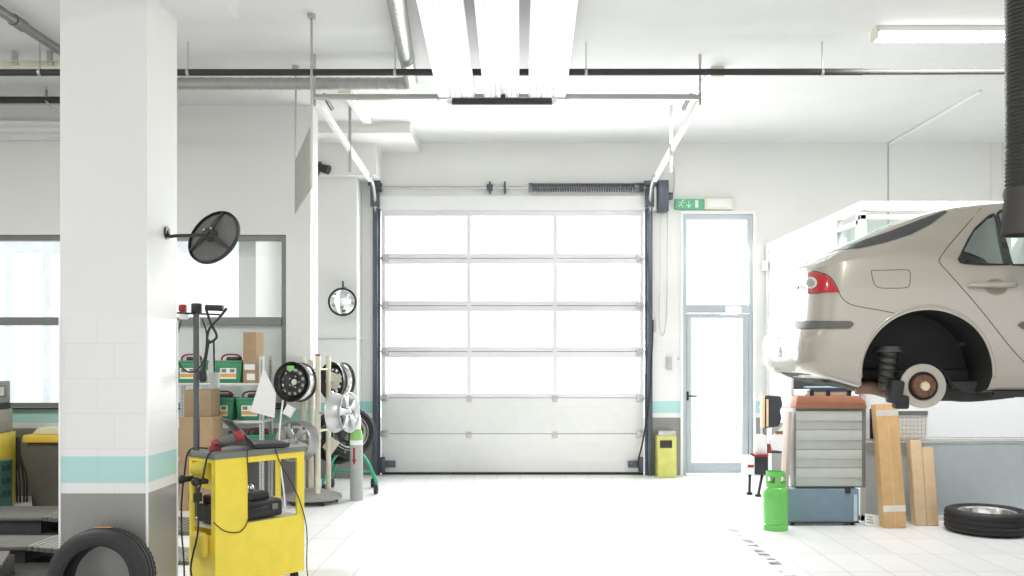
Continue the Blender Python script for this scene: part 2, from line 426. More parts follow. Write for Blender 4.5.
# tracks (vertical rail, bend, horizontal rail, hangers)
def track(sx, label):
    x = -1.92 if sx < 0 else 1.725
    t = thing('door_track', label, 'track', (x, 11.97, 0), group='overhead door tracks')
    MB().bx(x - .032, x + .032, 11.925, 11.995, 0, 3.55, .004).bx(x - sx * .03 - .03, x - sx * .03 + .03, 11.985, 11.998, 0, 3.55).build('vertical_rail', DARKSTEEL, t)
    xe = -1.94 if sx < 0 else 1.70
    pts = [V(x, 11.95, 3.3), V(x, 11.95, 3.5), V(x, 11.9, 3.68), V(x, 11.74, 3.83), V(x, 11.5, 3.885)]
    MB().tube(pts, .026, 6, 5).build('bend', STEEL, t)
    a, b = V(x, 11.6, 3.87), V(xe, 8.5, 4.045)
    d = b - a; r = d.to_track_quat('Y', 'Z').to_matrix()
    q = MB().box((a + b) / 2, (.010, d.length, .07), r)
    q.box((a + b) / 2 + r @ V(-sx * .014, 0, .035), (.036, d.length, .01), r).box((a + b) / 2 + r @ V(-sx * .014, 0, -.035), (.036, d.length, .01), r)
    q.build('horizontal_rail', WHITE, t)
    for f_ in (.45,):
        p = a + d * f_
        q = MB().bx(p.x - .016, p.x + .016, p.y - .004, p.y + .004, p.z - .28, 4.427)
        for k in range(9): q.bx(p.x - .008, p.x + .008, p.y - .006, p.y + .006, p.z - .25 + k * .085, p.z - .22 + k * .085)
        q.build('hanger_strap', STEEL, t)
    p = b
    MB().bx(p.x - .011, p.x + .011, p.y - .011, p.y + .011, p.z - .10, 4.427).build('end_hanger', STEEL, t)
    MB().cyl(p + V(-sx * .09, .35, -.03), p + V(-sx * .09, .0, -.0), .02).build('end_buffer', BLACK, t)
    MB().bx(x - .06, x + .05, 11.9, 11.995, 3.57, 3.9, .006).bx(x - .085, x + .075, 11.86, 11.92, 3.84, 3.9, .004).build('bearing_plate', DARKSTEEL, t)
track(-1, 'grey steel door track rising on the left side of overhead door')
track(1, 'grey steel door track rising on the right side of overhead door')
o = tag(MB().bx(-1.95, 1.71, 8.47, 8.51, 4.0, 4.05, .004).build('tie_bar', STEEL), 'thin grey bar tying the two ceiling door tracks together', 'bar')

# torsion shaft and spring
t = thing('torsion_shaft', 'horizontal shaft with coiled dark spring above the overhead door', 'shaft', (-.1, 11.93, 3.78))
sz = EYE + (CY - 188.5) * 12 / F
MB().cyl((-1.9, 11.93, sz), (1.72, 11.93, sz), .02).build('shaft', STEEL, t)
p0, p1 = (530 - CX) * 12 / F, (641 - CX) * 12 / F
n = 46; q = MB()
pts = [V(p0 + (p1 - p0) * i / (n * 10), 11.93 + .05 * math.cos(2 * PI * i / 10), sz + .05 * math.sin(2 * PI * i / 10)) for i in range(n * 10 + 1)]
q.tube(pts, .0125, 6); q.cyl((p0 - .02, 11.93, sz), (p0 + .03, 11.93, sz), .062).cyl((p1 - .1, 11.93, sz), (p1 + .02, 11.93, sz), .062)
q.build('coil_spring', mat('spring_steel', (.16, .165, .18), .35, .7), t)
for px in (490, 505):
    x = (px - CX) * 12 / F
    MB().bx(x - .012, x + .012, 11.9, 11.99, sz - .075, sz + .075).build('bearing_plate', DARKSTEEL, t)
q = MB(); q.cyl(((490 - CX) * 12 / F - .04, 11.93, sz), ((490 - CX) * 12 / F + .04, 11.93, sz), .045)
q.build('centre_bearing', DARKSTEEL, t)
for px in (380, 640):
    x = (px - CX) * 12 / F
    MB().cyl((x - .035, 11.93, sz), (x + .035, 11.93, sz), .062).build('cable_drum', DARKSTEEL, t)

t = thing('door_operator', 'dark chain operator box with hanging chain right of overhead door', 'motor', (1.9, 11.9, 3.4))
a, b = W(655, 212, 11.9), W(668, 181, 11.9)
MB().bx(a.x + .03, b.x, 11.82, 11.98, a.z, b.z, .012).cyl((b.x, 11.9, b.z - .2), (b.x + .06, 11.9, b.z - .2), .05).build('motor_housing', DARKSTEEL, t)
MB().bx(1.74, a.x + .04, 11.95, 11.99, a.z + .02, b.z - .06).build('mounting_plate', STEEL, t)
c0, c1, c2, c3 = W(661, 212, 11.88), W(660, 333, 11.88), W(667, 320, 11.88), W(667.5, 212, 11.88)
MB().tube([c0, W(660, 280, 11.88), W(659, 318, 11.88), W(662, 336, 11.88), W(666, 320, 11.88), W(667.5, 270, 11.88), c3], .005, 5, 6).build('pull_chain', STEEL, t)
MB().tube([b + V(.05, 0, -.2), W(674, 188, 11.95), W(674, 172, 11.95), W(671, 160, 11.95)], .006, 5, 6).build('supply_cable', STEEL, t)
tag(MB().tube([W(653, 320, 11.93), W(652, 350, 11.93), W(649, 400, 11.9), W(643, 440, 11.9), W(638, 462, 11.93), W(640, 470, 11.93)], .012, 6, 6).build('door_rope', CABLEM), 'black rope hanging along the right door track', 'rope')
t = thing('chain_holder', 'small grey handle clip fixed beside the right door track', 'clip', W(653, 340, 11.95))
MB().bx(W(651, 0, 11.95).x, W(656, 0, 11.95).x, 11.94, 12, W(0, 332, 12).z, W(0, 318, 12).z, .01).build('clip_body', STEEL, t)

# ------------------------------------------------------------ door_2: glazed personnel door
D2 = 12.05
def xz(px, py, Y=12.0): p = W(px, py, Y); return p.x, p.z
x0, zt = xz(683, 214); x1, _ = xz(753, 214)
fr = MB()
fr.bx(x0, x0 + .05, D2 - .03, D2 + .06, 0, zt).bx(x1 - .05, x1, D2 - .03, D2 + .06, 0, zt).bx(x0 + .05, x1 - .05, D2 - .03, D2 + .06, zt - .06, zt)
_, ztr1 = xz(0, 305); _, ztr0 = xz(0, 313)
fr.bx(x0 + .05, x1 - .05, D2 - .03, D2 + .06, ztr0, ztr1)
d2 = struct(fr.build('door_2', DOORFR))
MB().bx(x0 + .05, x1 - .05, D2 + .01, D2 + .02, ztr1, zt - .06).build('transom_pane', GLASS, d2)
gx0, gzt = xz(692, 318); gx1, gzb = xz(743, 463)
lf = MB().bx(x0 + .055, gx0, D2 - .02, D2 + .04, .02, ztr0 - .01, .004).bx(gx1, x1 - .055, D2 - .02, D2 + .04, .02, ztr0 - .01, .004)
lf.bx(gx0, gx1, D2 - .02, D2 + .04, gzt, ztr0 - .01, .004).bx(gx0, gx1, D2 - .02, D2 + .04, .02, gzb, .004)
lf = lf.build('door_leaf', DOORFR, d2)
MB().bx(gx0, gx1, D2 + .005, D2 + .015, gzb, gzt).build('pane', GLASS, lf)
a = W(688, 396, 12); MB().cyl((a.x, D2 - .02, a.z), (a.x, D2 - .08, a.z), .013).cyl((a.x, D2 - .075, a.z), (a.x + .11, D2 - .075, a.z), .011).bx(a.x - .015, a.x + .015, D2 - .026, D2 - .018, a.z - .06, a.z + .06).build('handle', BLACK, lf)
a, b = W(725, 316, 12), W(741, 307, 12)
MB().bx(a.x, b.x, D2 - .09, D2 - .02, a.z + .04, b.z, .01).box(((a.x + b.x) / 2 - .06, D2 - .1, a.z + .02), (.22, .02, .022)).build('door_closer', TRIMW, d2)
m = MB()
for zc in (428, 443):
    z = W(0, zc, 12.9).z; m.bx(gx0 + .06, gx1 + .14, 12.9, 12.93, z - .012, z + .012)
for x in (gx0 + .06, gx1 + .14): m.bx(x - .015, x + .015, 12.9, 12.93, -.1, W(0, 426, 12.9).z)
tag(m.build('outdoor_railing', mat('railing_grey', (.75, .76, .78), .5)), 'pale railing outside, seen through the glazed side door', 'railing')

# door surround
struct(MB().bx(x0 - .035, x0, 11.985, 12.0, 0, zt + .04).bx(x1, x1 + .035, 11.985, 12.0, 0, zt + .04).bx(x0, x1, 11.985, 12.0, zt, zt + .04).build('trim_10', TRIMW))

# exit sign with pictograms
a, b = W(675, 209, 11.95), W(704, 199, 11.95)
t = thing('exit_sign', 'green emergency exit sign with running man and down arrow above door', 'sign', (a.x, 11.95, a.z))
MB().bx(a.x, b.x, 11.94, 12, a.z, b.z, .006).build('sign_plate', SIGNGREEN, t)
w_, h_ = b.x - a.x, b.z - a.z
def sq(u, v): return V(a.x + u * w_, 11.938, a.z + v * h_)
PICT = mat('pictogram_white', (.75, .82, .72), .5)
q = MB(); Yp = 11.938
q.cyl(V(a.x + .27 * w_, 11.94, a.z + .84 * h_), V(a.x + .27 * w_, 11.936, a.z + .84 * h_), .012)
for l in (((.24, .72), (.19, .42)), ((.24, .7), (.31, .56)), ((.23, .7), (.13, .62)), ((.19, .44), (.26, .3)), ((.26, .3), (.24, .12)), ((.19, .42), (.12, .25))):
    q.tube([sq(*l[0]), sq(*l[1])], .006, 5)
q.build('running_figure', PICT, t)
MB().tube([sq(.47, .85), sq(.47, .2)], .006, 5).tube([sq(.40, .42), sq(.47, .15)], .006, 5).tube([sq(.54, .42), sq(.47, .15)], .006, 5).build('arrow', PICT, t)
p, p2 = sq(.69, .12), sq(.80, .88)
MB().bx(p.x, p2.x, 11.936, 11.94, p.z, p2.z).build('door_symbol', PICT, t)
a, b = W(704.5, 209, 11.93), W(734, 197.5, 11.93)
t = thing('emergency_light', 'cream emergency light box next to the green exit sign', 'lamp', (a.x, 11.95, a.z))
MB().bx(a.x, b.x, 11.91, 12, a.z, b.z, .008).build('housing', CREAMBOX, t)
MB().bx(a.x + .03, b.x - .04, 11.895, 11.912, a.z + .02, b.z - .02, .006).build('diffuser', WHITE, t)

# wall switch and tag
a, b = W(667, 369, 11.97), W(672, 356, 11.97)
t = thing('wall_switch', 'small grey switch box on white tiles left of the glazed door', 'switch', (a.x, 11.97, a.z))
MB().bx(a.x, b.x, 11.955, 12, a.z, b.z, .006).build('switch_box', STEEL, t)
MB().bx(a.x + .02, b.x - .02, 11.95, 11.957, a.z + .05, b.z - .05).build('rocker', STEEL, t)
a, b = W(678, 360, 11.99), W(686, 357.5, 11.99)
b.x = min(b.x, 2.12)
tag(MB().bx(a.x, b.x, 11.985, 12, a.z, b.z).build('door_plate', STEEL), 'narrow grey plate on tiles between switch and glazed door', 'plate')

# lime waste bin
a, b = W(657.5, 477, 11.75), W(676.5, 431, 11.75)
t = thing('waste_bin', 'lime yellow standing bin with dark slot beside the overhead door', 'bin', ((a.x + b.x) / 2, 11.84, 0))
MB().bx(a.x, b.x, 11.74, 11.96, 0, b.z - .06, .012).build('body', LIME, t)
MB().bx(a.x + .01, b.x - .01, 11.735, 11.95, b.z - .06, b.z, .01).build('top', STEEL, t)
MB().bx(a.x + .03, b.x - .06, 11.725, 11.742, b.z - .22, b.z - .12, .008).build('slot_flap', BLACK, t)

# ------------------------------------------------------------ ceiling equipment
def ribmat():
    m = bpy.data.materials.new('panel_white_added_glow'); nt, b = nodes_of(m); N, L = nt.nodes, nt.links
    g = N.new('ShaderNodeNewGeometry'); wv = N.new('ShaderNodeTexWave'); wv.inputs['Scale'].default_value = 5.5; wv.bands_direction = 'X'
    L.new(g.outputs['Position'], wv.inputs['Vector'])
    bp = N.new('ShaderNodeBump'); bp.inputs['Strength'].default_value = .25; bp.inputs['Distance'].default_value = .01; L.new(wv.outputs['Fac'], bp.inputs['Height'])
    L.new(bp.outputs['Normal'], b.inputs['Normal']); b.inputs['Base Color'].default_value = (.9, .9, .9, 1); b.inputs['Roughness'].default_value = .4
    b.inputs['Emission Color'].default_value = (1, 1, 1, 1); b.inputs['Emission Strength'].default_value = .22  # weak emission added so the sheets come out whiter than the ceiling
    return m
PANELGLOW = ribmat()
for i, (pa, pb, lab) in enumerate(((438.5, 475, 'leftmost of three long white ribbed ceiling panels'), (484, 519, 'middle one of three long white ribbed ceiling panels'), (528.5, 565.5, 'rightmost of three long white ribbed ceiling panels'))):
    xa, xb = (pa - CX) * 8.5 / F, (pb - CX) * 8.5 / F
    t = thing('ceiling_panel', lab, 'ceiling panel', ((xa + xb) / 2, 7.1, 4.1), group='long white ceiling panels')
    TM = Matrix.Translation((0, 8.46, 4.0)) @ Matrix.Rotation(math.radians(-6.3), 4, 'X')
    xm_ = (xa + xb) / 2
    MB().bx(xa, xb, -2.7, 0, .012, .045, .005).xf(TM).build('panel_sheet', PANELGLOW, t)
    q = MB()
    for k in range(7):
        x = xa + .02 + (xb - xa - .04) * k / 6; q.bx(x - .004, x + .004, -2.69, -.01, .007, .013)
    q.xf(TM).build('panel_ribs', TRIMW, t)
    MB().bx(xa - .004, xb + .004, -2.7, 0, .0455, .06).xf(TM).build('panel_back', WHITE, t)  # opaque back added to keep the sheet glow off the ceiling
    q = MB().bx(xa, xb, .0, .02, -.025, -.015)
    for k in range(4):
        x = xa + (xb - xa) * k / 3; q.bx(x - .008, x + .008, -.02, .02, -.025, .045)
    q.xf(TM).build('end_grille', STEEL, t)
    for y in (-2.2, -.7):
        p = TM @ V(xm_, y, .06); MB().cyl(p, (p.x, p.y, 4.427), .006, seg=6).build('suspension_rod', STEEL, t)
t = thing('roller_bar', 'short black padded bar under the ends of ceiling panels', 'bar', (-.17, 8.4, 3.99))
a, b = W(452, 101.5, 8.4), W(552, 101.5, 8.4)
MB().cyl(a, b, .032).build('padded_bar', BLACK, t)
for p, s in ((a, -1), (b, 1)): MB().cyl(p, p + V(s * .045, 0, .01), .035, .02).tube([p + V(s * .03, 0, 0), p + V(s * .02, .06, .06)], .01, 6).build('end_cap', WHITE, t)
p = W(503, 97, 8.4); MB().bx(p.x - .022, p.x + .022, 8.38, 8.475, p.z - .05, p.z + .06, .004).build('clamp', BLACK, t)

def tube_lamp(label, a, b, wd, lit=True, power=70):
    """batten with tube, from a to b, under the ceiling"""
    t = thing('fluorescent_lamp', label, 'lamp', (a + b) / 2)
    d = b - a; r = d.to_track_quat('Y', 'Z').to_matrix(); c = (a + b) / 2
    MB().box(c + V(0, 0, .045), (wd, d.length, .05), r, .005).build('batten', TRIMW, t)
    MB().box(c - V(0, 0, .01), (wd * .9, d.length * .985, .055), r, .02, 3).build('diffuser', LAMP if lit else WHITE, t)
    if lit:
        area('lamp_light', c - V(0, 0, .045), (0, 0, math.atan2(d.y, d.x) - PI / 2), wd * .8, d.length * .95, power, (1, .985, .96))
    for e in (a, b): MB().box(e + V(0, 0, .015), (wd, .02, .1), r).build('end_cap', CREAMBOX, t)
tube_lamp('bright fluorescent strip lamp on the ceiling above the lifted car', V(3.08, 7.82, 4.36), V(4.62, 7.82, 4.36), .14)
tube_lamp('short white strip lamp behind the right end of tie bar', V(1.94, 8.85, 4.36), V(1.94, 10.1, 4.36), .13, True, 14)
tube_lamp('pale strip lamp on ceiling near left door track', V(-1.83, 9.4, 4.36), V(-1.80, 10.6, 4.36), .13, False)

tube_lamp('unseen fluorescent strip lamp added on left bay ceiling for fill', V(-5.4, 4.6, 4.36), V(-5.4, 6.1, 4.36), .14, True, 130)  # out-of-view fixture and area light added to brighten the left wall
tube_lamp('unseen fluorescent strip lamp added on middle bay ceiling for fill', V(1.1, 1.6, 4.36), V(1.1, 3.1, 4.36), .14, True, 60)  # added out of view to even the light across the hall
t = thing('insulated_pipe', 'long thin black pipe running right across under the ceiling', 'pipe', (0, 8.15, 4.12))
MB().cyl((-8.9, 8.15, 4.145), (3.1, 8.15, 4.155), .03).cyl((3.1, 8.15, 4.155), (6.95, 8.15, 4.165), .026).build('pipe_run', PIPEBLK, t)
for px in (-180, 40, 188, 395, 586, 822):
    x = (px - CX) * 8.15 / F
    MB().cyl((x, 8.15, 4.15), (x, 8.15, 4.427), .005, seg=6).cyl((x - .012, 8.15, 4.15), (x + .012, 8.15, 4.15), .036).build('pipe_hanger', STEEL, t)
t = thing('wall_pipe', 'shorter black pipe below the first one, left of pillar', 'pipe', (-5, 9.5, 4.25))
z = W(0, 100, 9.5).z
MB().cyl((-8.9, 9.5, z), (-4.1, 9.5, z), .036).build('pipe_run', PIPEBLK, t)
MB().cyl((-5.0, 9.5, z), (-5.0, 9.5, 4.427), .006, seg=6).tube([V(-4.92, 9.48, z - .1), V(-4.99, 9.48, z - .02), V(-5.0, 9.5, z + .1)], .014, 6).build('pipe_hanger', STEEL, t)
t = thing('lighting_rail', 'slim cream rail fixed under the ceiling left of pillar', 'rail', (-5, 8.4, 4.3))
z = W(0, 64.5, 8.4).z
MB().bx(-8.9, -3.9, 8.37, 8.43, z - .03, z + .03, .006).build('rail_profile', CREAM, t)
for px in (15, 50):
    x = (px - CX) * 8.4 / F; MB().bx(x - .02, x + .02, 8.38, 8.42, z + .02, 4.427).cyl((x, 8.36, z - .005), (x + .05, 8.36, z - .005), .016).build('rail_clip', STEEL, t)
t = thing('cable_trunking', 'white ridged cable trunking along top of left wall', 'trunking', (-5, 10.1, 4.1))
za, zb = W(0, 120, 10.1).z, W(0, 139, 10.1).z
q = MB().bx(-8.9, -4.0, 10.105, 10.199, zb, za, .008)
for k in range(3): q.bx(-8.9, -4.0, 10.09, 10.11, zb + .02 + k * .07, zb + .065 + k * .07, .006)
q.build('trunking_body', WHITE, t)
o = tag(MB().cyl((-4.14, 5.0, 4.33), (-4.14, 10.15, 4.33), .04).cyl((-4.14, 7.35, 4.33), (-4.14, 7.5, 4.33), .05).build('drain_pipe', mat('grey_pipe', (.17, .17, .165), .45)), 'grey pipe running front to back under ceiling, upper left corner', 'pipe')
for y in (5.6, 9.0):
    MB().cyl((-4.14, y, 4.36), (-4.14, y, 4.42), .008, seg=6).build('pipe_clip', STEEL, o)

# spiral duct with its elbow
DUCT = bpy.data.materials.new('spiral_duct_metal'); nt, b = nodes_of(DUCT)
b.inputs['Base Color'].default_value = (.43, .44, .41, 1); b.inputs['Metallic'].default_value = .6; b.inputs['Roughness'].default_value = .45
t = thing('spiral_duct', 'silver spiral ventilation duct bending from left towards viewer', 'duct', (-1.1, 8.85, 4.26))
zc = 4.262
def ripple(t0, a, b, r, gr=0):
    n = int((b - a).length / .012); pts = [a + (b - a) * (i / n) for i in range(n + 1)]
    k = [0]
    t0.tube(pts, lambda u: r + gr * u + (.0035 if int(u * n + .5) % 8 in (0, 1) else 0), 20)
q = MB(); ripple(q, V(-3.9, 8.85, zc), V(-1.17, 8.85, zc), .058); q.build('cross_run', DUCT, t)
q = MB(); ripple(q, V(-1.06, 8.72, zc), V(-.80, 4.8, zc), .062, .016); q.build('long_run', DUCT, t)
q = MB().tube([V(-1.2, 8.85, zc), V(-1.13, 8.85, zc), V(-1.085, 8.825, zc), V(-1.06, 8.77, zc), V(-1.06, 8.7, zc)], .064, 20, 6); q.build('elbow', DUCT, t)
for y in (6.2, 8.1): xd = -1.06 + .26 * (8.72 - y) / 3.92; MB().cyl((xd, y, zc + .05), (xd, y, 4.42), .006, seg=6).tube([V(xd + .068 * math.cos(i * PI / 8), y, zc + .068 * math.sin(i * PI / 8)) for i in range(17)], .005, 5).build('duct_clip', STEEL, t)

# hanging sign board on two rods
n1, n2 = V(-1.735, 7.49, 0), V(-2.2, 8.83, 0)
t = thing('hanging_board', 'thin grey board hung edge-on from two ceiling rods, left', 'board', V(-1.97, 8.16, 2.99))
dd = (n2 - n1); r = dd.to_track_quat('Y', 'Z').to_matrix()
MB().box((n1 + n2) / 2 + V(0, 0, 3.243), (.02, dd.length, .505), r, .003).build('board', mat('board_grey', (.40, .40, .36), .5, var=.04), t)
for p in (n1, n2): MB().cyl(p + V(0, 0, 2.98), p + V(0, 0, 4.427), .010, seg=10).cyl(p + V(0, 0, 4.39), p + V(0, 0, 4.427), .035).build('hanging_rod', STEEL, t)

# security spotlight on the alcove wall
p = W(322, 168, 11.6)
t = thing('spotlight', 'small black spotlight clamped high on wall behind hanging board', 'spotlight', p)
MB().cyl(p + V(-.05, .05, .1), p + V(-.02, -.1, -.02), .03).build('bracket', BLACK, t)
MB().cyl(p + V(-.06, -.12, .0), p + V(.12, -.16, -.06), .045, .06).build('lamp_head', BLACK, t)
MB().cyl(p + V(-.04, -.1, -.12), p + V(0, -.1, .06), .022).bx(p.x - .1, p.x - .03, 11.6, 11.65, p.z, p.z + .14).build('clamp', DARKSTEEL, t)

# ------------------------------------------------------------ mirrors
c = W(213.5, 237, 5.62); n = V(-.27, -.70, .31).normalized()
t = thing('dish_mirror', 'dark round dish seen from behind on bent arm off white pillar', 'mirror', c)
M = face_to(c, n, 0) @ Matrix.Scale(1.07, 4)
prof = [(.0001, -.012), (.06, -.012), (.11, -.008), (.150, .0), (.168, .012), (.170, .018), (.166, .018), (.15, .008), (.11, 0), (.06, -.004), (.0001, -.004)]
DISH = mat('dish_grey', (.15, .147, .137), .55, var=.08)
S = Matrix.Diagonal((1, 1, -1, 1))
MB().lathe(prof, M @ S, 48).build('dish', DISH, t)
MB().lathe([(.165, -.012), (.172, -.012), (.172, .006), (.165, .006)], M, 48, True).build('rim', BLACK, t)
q = MB()
mi = M
for a in (1.45, 1.45 + 2.25, 1.45 - 2.0):
    e = V(math.cos(a) * .165, math.sin(a) * .165, 0); mid = e * .5 + V(0, 0, .03)
    q.tube([mi @ V(0, 0, .035), mi @ mid, mi @ e], lambda u: .016 - .008 * u, 6, 4)
q.cyl(mi @ V(0, 0, .005), mi @ V(0, 0, .06), .045, .03)
q.build('three_arm_bracket', mat('bracket_dark', (.045, .045, .04), .5), t)
pw = V(PX1, 5.62, W(0, 233, 5.62).z)
MB().tube([pw + V(0, 0, .03), pw + V(.02, -.01, -.02), pw + V(.07, -.02, -.02), W(200, 235, 5.52), W(207, 233, 5.5), M @ V(0, 0, .06)], .011, 8, 5).cyl(pw, pw + V(.012, 0, 0), .04).build('arm', BLACK, t)
for a in (.8, 2.6): 
    p = M @ V(.03 * math.cos(a), .03 * math.sin(a), .06); MB().sph(p, .007, seg=8).build('screw', CHROME, t)

c = W(342.5, 302, 11.45)
t = thing('convex_mirror', 'round silver convex mirror with black rim on white alcove wall', 'mirror', c)
M = face_to(c, V(.12, -1, -.05))
R_ = 13.4 * 11.45 / F
MB().lathe([(R_ * math.sin(a), R_ * .9 * (math.cos(a) - .25)) for a in [1.1 * i / 12 for i in range(13)]][::-1] , M @ Matrix.Diagonal((1.12, 1.12, .42, 1)), 40).build('mirror_dome', MIRROR, t)
MB().lathe([(R_ * .97, -.03), (R_ * 1.06, -.03), (R_ * 1.06, .03), (R_ * .97, .03)], M, 40, True).build('rim', BLACK, t)
MB().lathe([(.0001, -.03), (R_ * 1.0, -.03), (R_ * 1.0, -.022), (.0001, -.022)], M, 40).build('back_plate', DARKSTEEL, t)
MB().cyl(c + V(0, .04, R_), c + V(0, .04, R_ + .1), .016).cyl(c + V(0, .04, R_ + .03), c + V(0, .2, R_ + .03), .012).build('wall_bracket', DARKSTEEL, t)

# ------------------------------------------------------------ wheels
def tyre_mb(R, rin, h, seg=96, tread=True):
    p = [(rin, -h * .8), (rin + .012, -h * .93), (rin + .02, -h * .9), (rin + .04, -h), ((rin + R) / 2, -h * 1.07), (R - .03, -h * 1.0), (R - .012, -h * .9), (R - .004, -h * .76)]
    g = []
    for zc in (-.46, 0, .46):
        z = zc * h; g += [(R, z - .012), (R - .008, z - .009), (R - .008, z + .009), (R, z + .012)]
    p = p + g + [(r, -z) for r, z in reversed(p)]
    p += [(rin - .004, h * .5), (rin + .02, h * .75), (R - .018, h * .7), (R - .018, -h * .7), (rin + .02, -h * .75), (rin - .004, -h * .5)][1:5]
    sh = {6, 7, 8, 19, 20, 21}
    return MB().lathe(p, None, seg, True, (lambda j, k: -.005 if (j in sh and k % 2) else 0) if tread else None)
def rim_barrel(r, h):
    return MB().lathe([(r, h), (r - .006, h), (r - .014, h - .012), (r - .02, h - .03), (r - .045, h - .05), (r - .05, 0), (r - .03, -h + .05), (r - .014, -h + .012), (r - .006, -h), (r, -h), (r - .002, -h + .012), (r - .02, -h + .05), (r - .038, 0), (r - .034, h - .05), (r - .008, h - .024)], None, 56, True)
def steel_rim(name, label, M, sticker=True, group=None):
    t = thing(name, label, 'wheel', M=M, group=group)
    rim_barrel(.213, .085).build('barrel', STEELB, t, local=True)
    holes = lambda i, k: i == 3 and k % 4 in (1, 2)
    MB().lathe([(.025, .02), (.07, .03), (.095, .06), (.115, .062), (.142, .055), (.166, .03), (.168, .02)], None, 48, False, None, holes).build('disc', STEELB, t, local=True)
    MB().lathe([(.0001, .03), (.03, .03), (.032, .02)], None, 20).build('hub_cap', CREAMBOX, t, local=True)
    q = MB()
    for k in range(5): a = 2 * PI * k / 5; q.cyl((.06 * math.cos(a), .06 * math.sin(a), .025), (.06 * math.cos(a), .06 * math.sin(a), .036), .009, seg=8)
    q.build('bolt_seats', STEEL, t, local=True)
    if sticker: MB().box((-.02, .145, .075), (.085, .05, .003)).build('sticker', mat('lime_sticker', (.25, .62, .12), .5), t, local=True)
    MB().lathe([(.199, -.08), (.2, -.02), (.172, .0), (.17, .01), (.168, .0), (.168, -.02), (.196, -.082)], None, 48, True).build('inner_barrel', CHROME, t, local=True)
    return t
def alloy_rim(name, label, M, mt, group=None):
    t = thing(name, label, 'wheel', M=M, group=group)
    rim_barrel(.213, .09).build('barrel', mt, t, local=True)
    q = MB()
    for k in range(5):
        Mr = Matrix.Rotation(2 * PI * k / 5, 4, 'Z')
        q.prism([(-.032, .045), (.032, .045), (.031, .11), (.05, .188), (.022, .192), (0, .165), (-.022, .192), (-.05, .188), (-.031, .11)], .028, Mr @ Matrix.Translation((0, 0, .045)), .004)
    q.lathe([(.0001, .085), (.03, .085), (.055, .078), (.066, .06), (.066, .03), (.0001, .03)], None, 32)
    q.build('spokes', mt, t, local=True)
    MB().lathe([(.0001, .094), (.024, .092), (.028, .083)], None, 20).build('centre_cap', STEEL, t, local=True)
    q = MB()
    for k in range(5): a = 2 * PI * (k + .5) / 5; q.cyl((.047 * math.cos(a), .047 * math.sin(a), .07), (.047 * math.cos(a), .047 * math.sin(a), .083), .008, seg=8)
    q.build('bolt_seats', BLACK, t, local=True)
    return t

# tyre leaning on the pillar
M = Matrix.Translation((-2.40, 5.165, .298)) @ Matrix.Rotation(math.radians(-8), 4, 'X') @ Matrix.Rotation(PI / 2, 4, 'X')
t = thing('tyre', 'large black tyre leaning against the foot of white pillar', 'tyre', M=M)
tyre_mb(.293, .19, .092, 120).build('rubber_casing', RUBBER, t, local=True)
pt = ROOTM[t.name].inverted()
MB().box((-.0, .2935, .02), (.09, .004, .05), None, .001).build('paper_label', ORANGE, t, local=True)

# ------------------------------------------------------------ wheel stand with rims
sc_ = W(313, 497, 9.75); sx, sy = sc_.x, 9.72
t = thing('wheel_stand', 'wheel stand with cream poles on round grey castor base', 'stand', (sx, sy, 0))
MB().lathe([(.0001, .16), (.1, .15), (.22, .115), (.31, .085), (.318, .06), (.31, .05), (.0001, .05)], Matrix.Translation((sx, sy, 0)), 40).build('base', mat('stand_base_grey', (.27, .27, .255), .45), t)
for k in range(5):
    a = 2 * PI * k / 5 + .35; x, y = sx + .26 * math.cos(a), sy + .26 * math.sin(a)
    MB().cyl((x - .015, y, .028), (x + .015, y, .028), .028).cyl((x, y, .03), (x, y, .06), .012).build('castor', BLACK, t)
poles = []
for px, Y, ptop, cap in ((303, 9.92, 358, CREAM), (318, 9.58, 356, RED), (328.5, 9.86, 358, CREAM), (311, 9.9, 362, CREAM)):
    p = W(px, ptop, Y); poles.append(p)
    po = MB().cyl((p.x, Y, .09), (p.x, Y, p.z), .028).build('pole', CREAM, t)
    MB().cyl((p.x, Y, p.z), (p.x, Y, p.z + .02), .029).build('pole_cap', cap, po)
q = MB()
for z in (1.44, .78): q.cyl((poles[0].x, 9.92, z), (poles[2].x, 9.86, z), .009).cyl((poles[1].x, 9.58, z), (poles[2].x, 9.86, z), .009)
q.build('cross_bar', CREAM, t)
c1 = W(295.5, 382, 9.55); c2 = W(342.5, 412.5, 9.45); c3 = W(297, 441, 9.5); c4 = W(337, 381, 10.12); c5 = W(335, 440, 10.0)
steel_rim('steel_wheel', 'black steel rim with green sticker, topmost left on wheel stand', face_to(c1, V(-.30, -.95, .05), .0))
alloy_rim('alloy_wheel', 'bright silver five-spoke alloy rim in front on wheel stand', face_to(c2, V(.95, -.32, .03), .2), ALLOY)
alloy_rim('alloy_wheel', 'dull grey alloy rim low on wheel stand behind yellow cart', face_to(c3, V(-.35, -.93, .05), .5), ALLOYG)
steel_rim('steel_wheel', 'black steel rim with cream paper at upper right of stand', face_to(c4, V(-.62, -.78, .03), .3), False)
q = MB()
for c, n in ((c1, V(-.30, -.95, .05)), (c2, V(.95, -.32, .03)), (c3, V(-.35, -.93, .05)), (c4, V(-.62, -.78, .03))):
    near = min(poles, key=lambda p: (V(p.x, p.y, 0) - V(c.x, c.y, 0)).length)
    q.cyl((near.x, near.y, c.z - .01), c - n.normalized() * .02, .016)
q.build('peg', STEEL, t)
tag(MB().box(W(334, 381, 9.97), (.13, .006, .17), Matrix.Rotation(.35, 3, 'Y'), .001).build('paper_tag', CREAM), 'cream paper hanging inside the upper right black rim', 'paper')
tag(MB().box(W(331, 445, 9.85), (.13, .006, .15), Matrix.Rotation(.6, 3, 'Y'), .001).build('paper_tag', CREAM), 'cream paper hanging low behind the cream poles', 'paper')
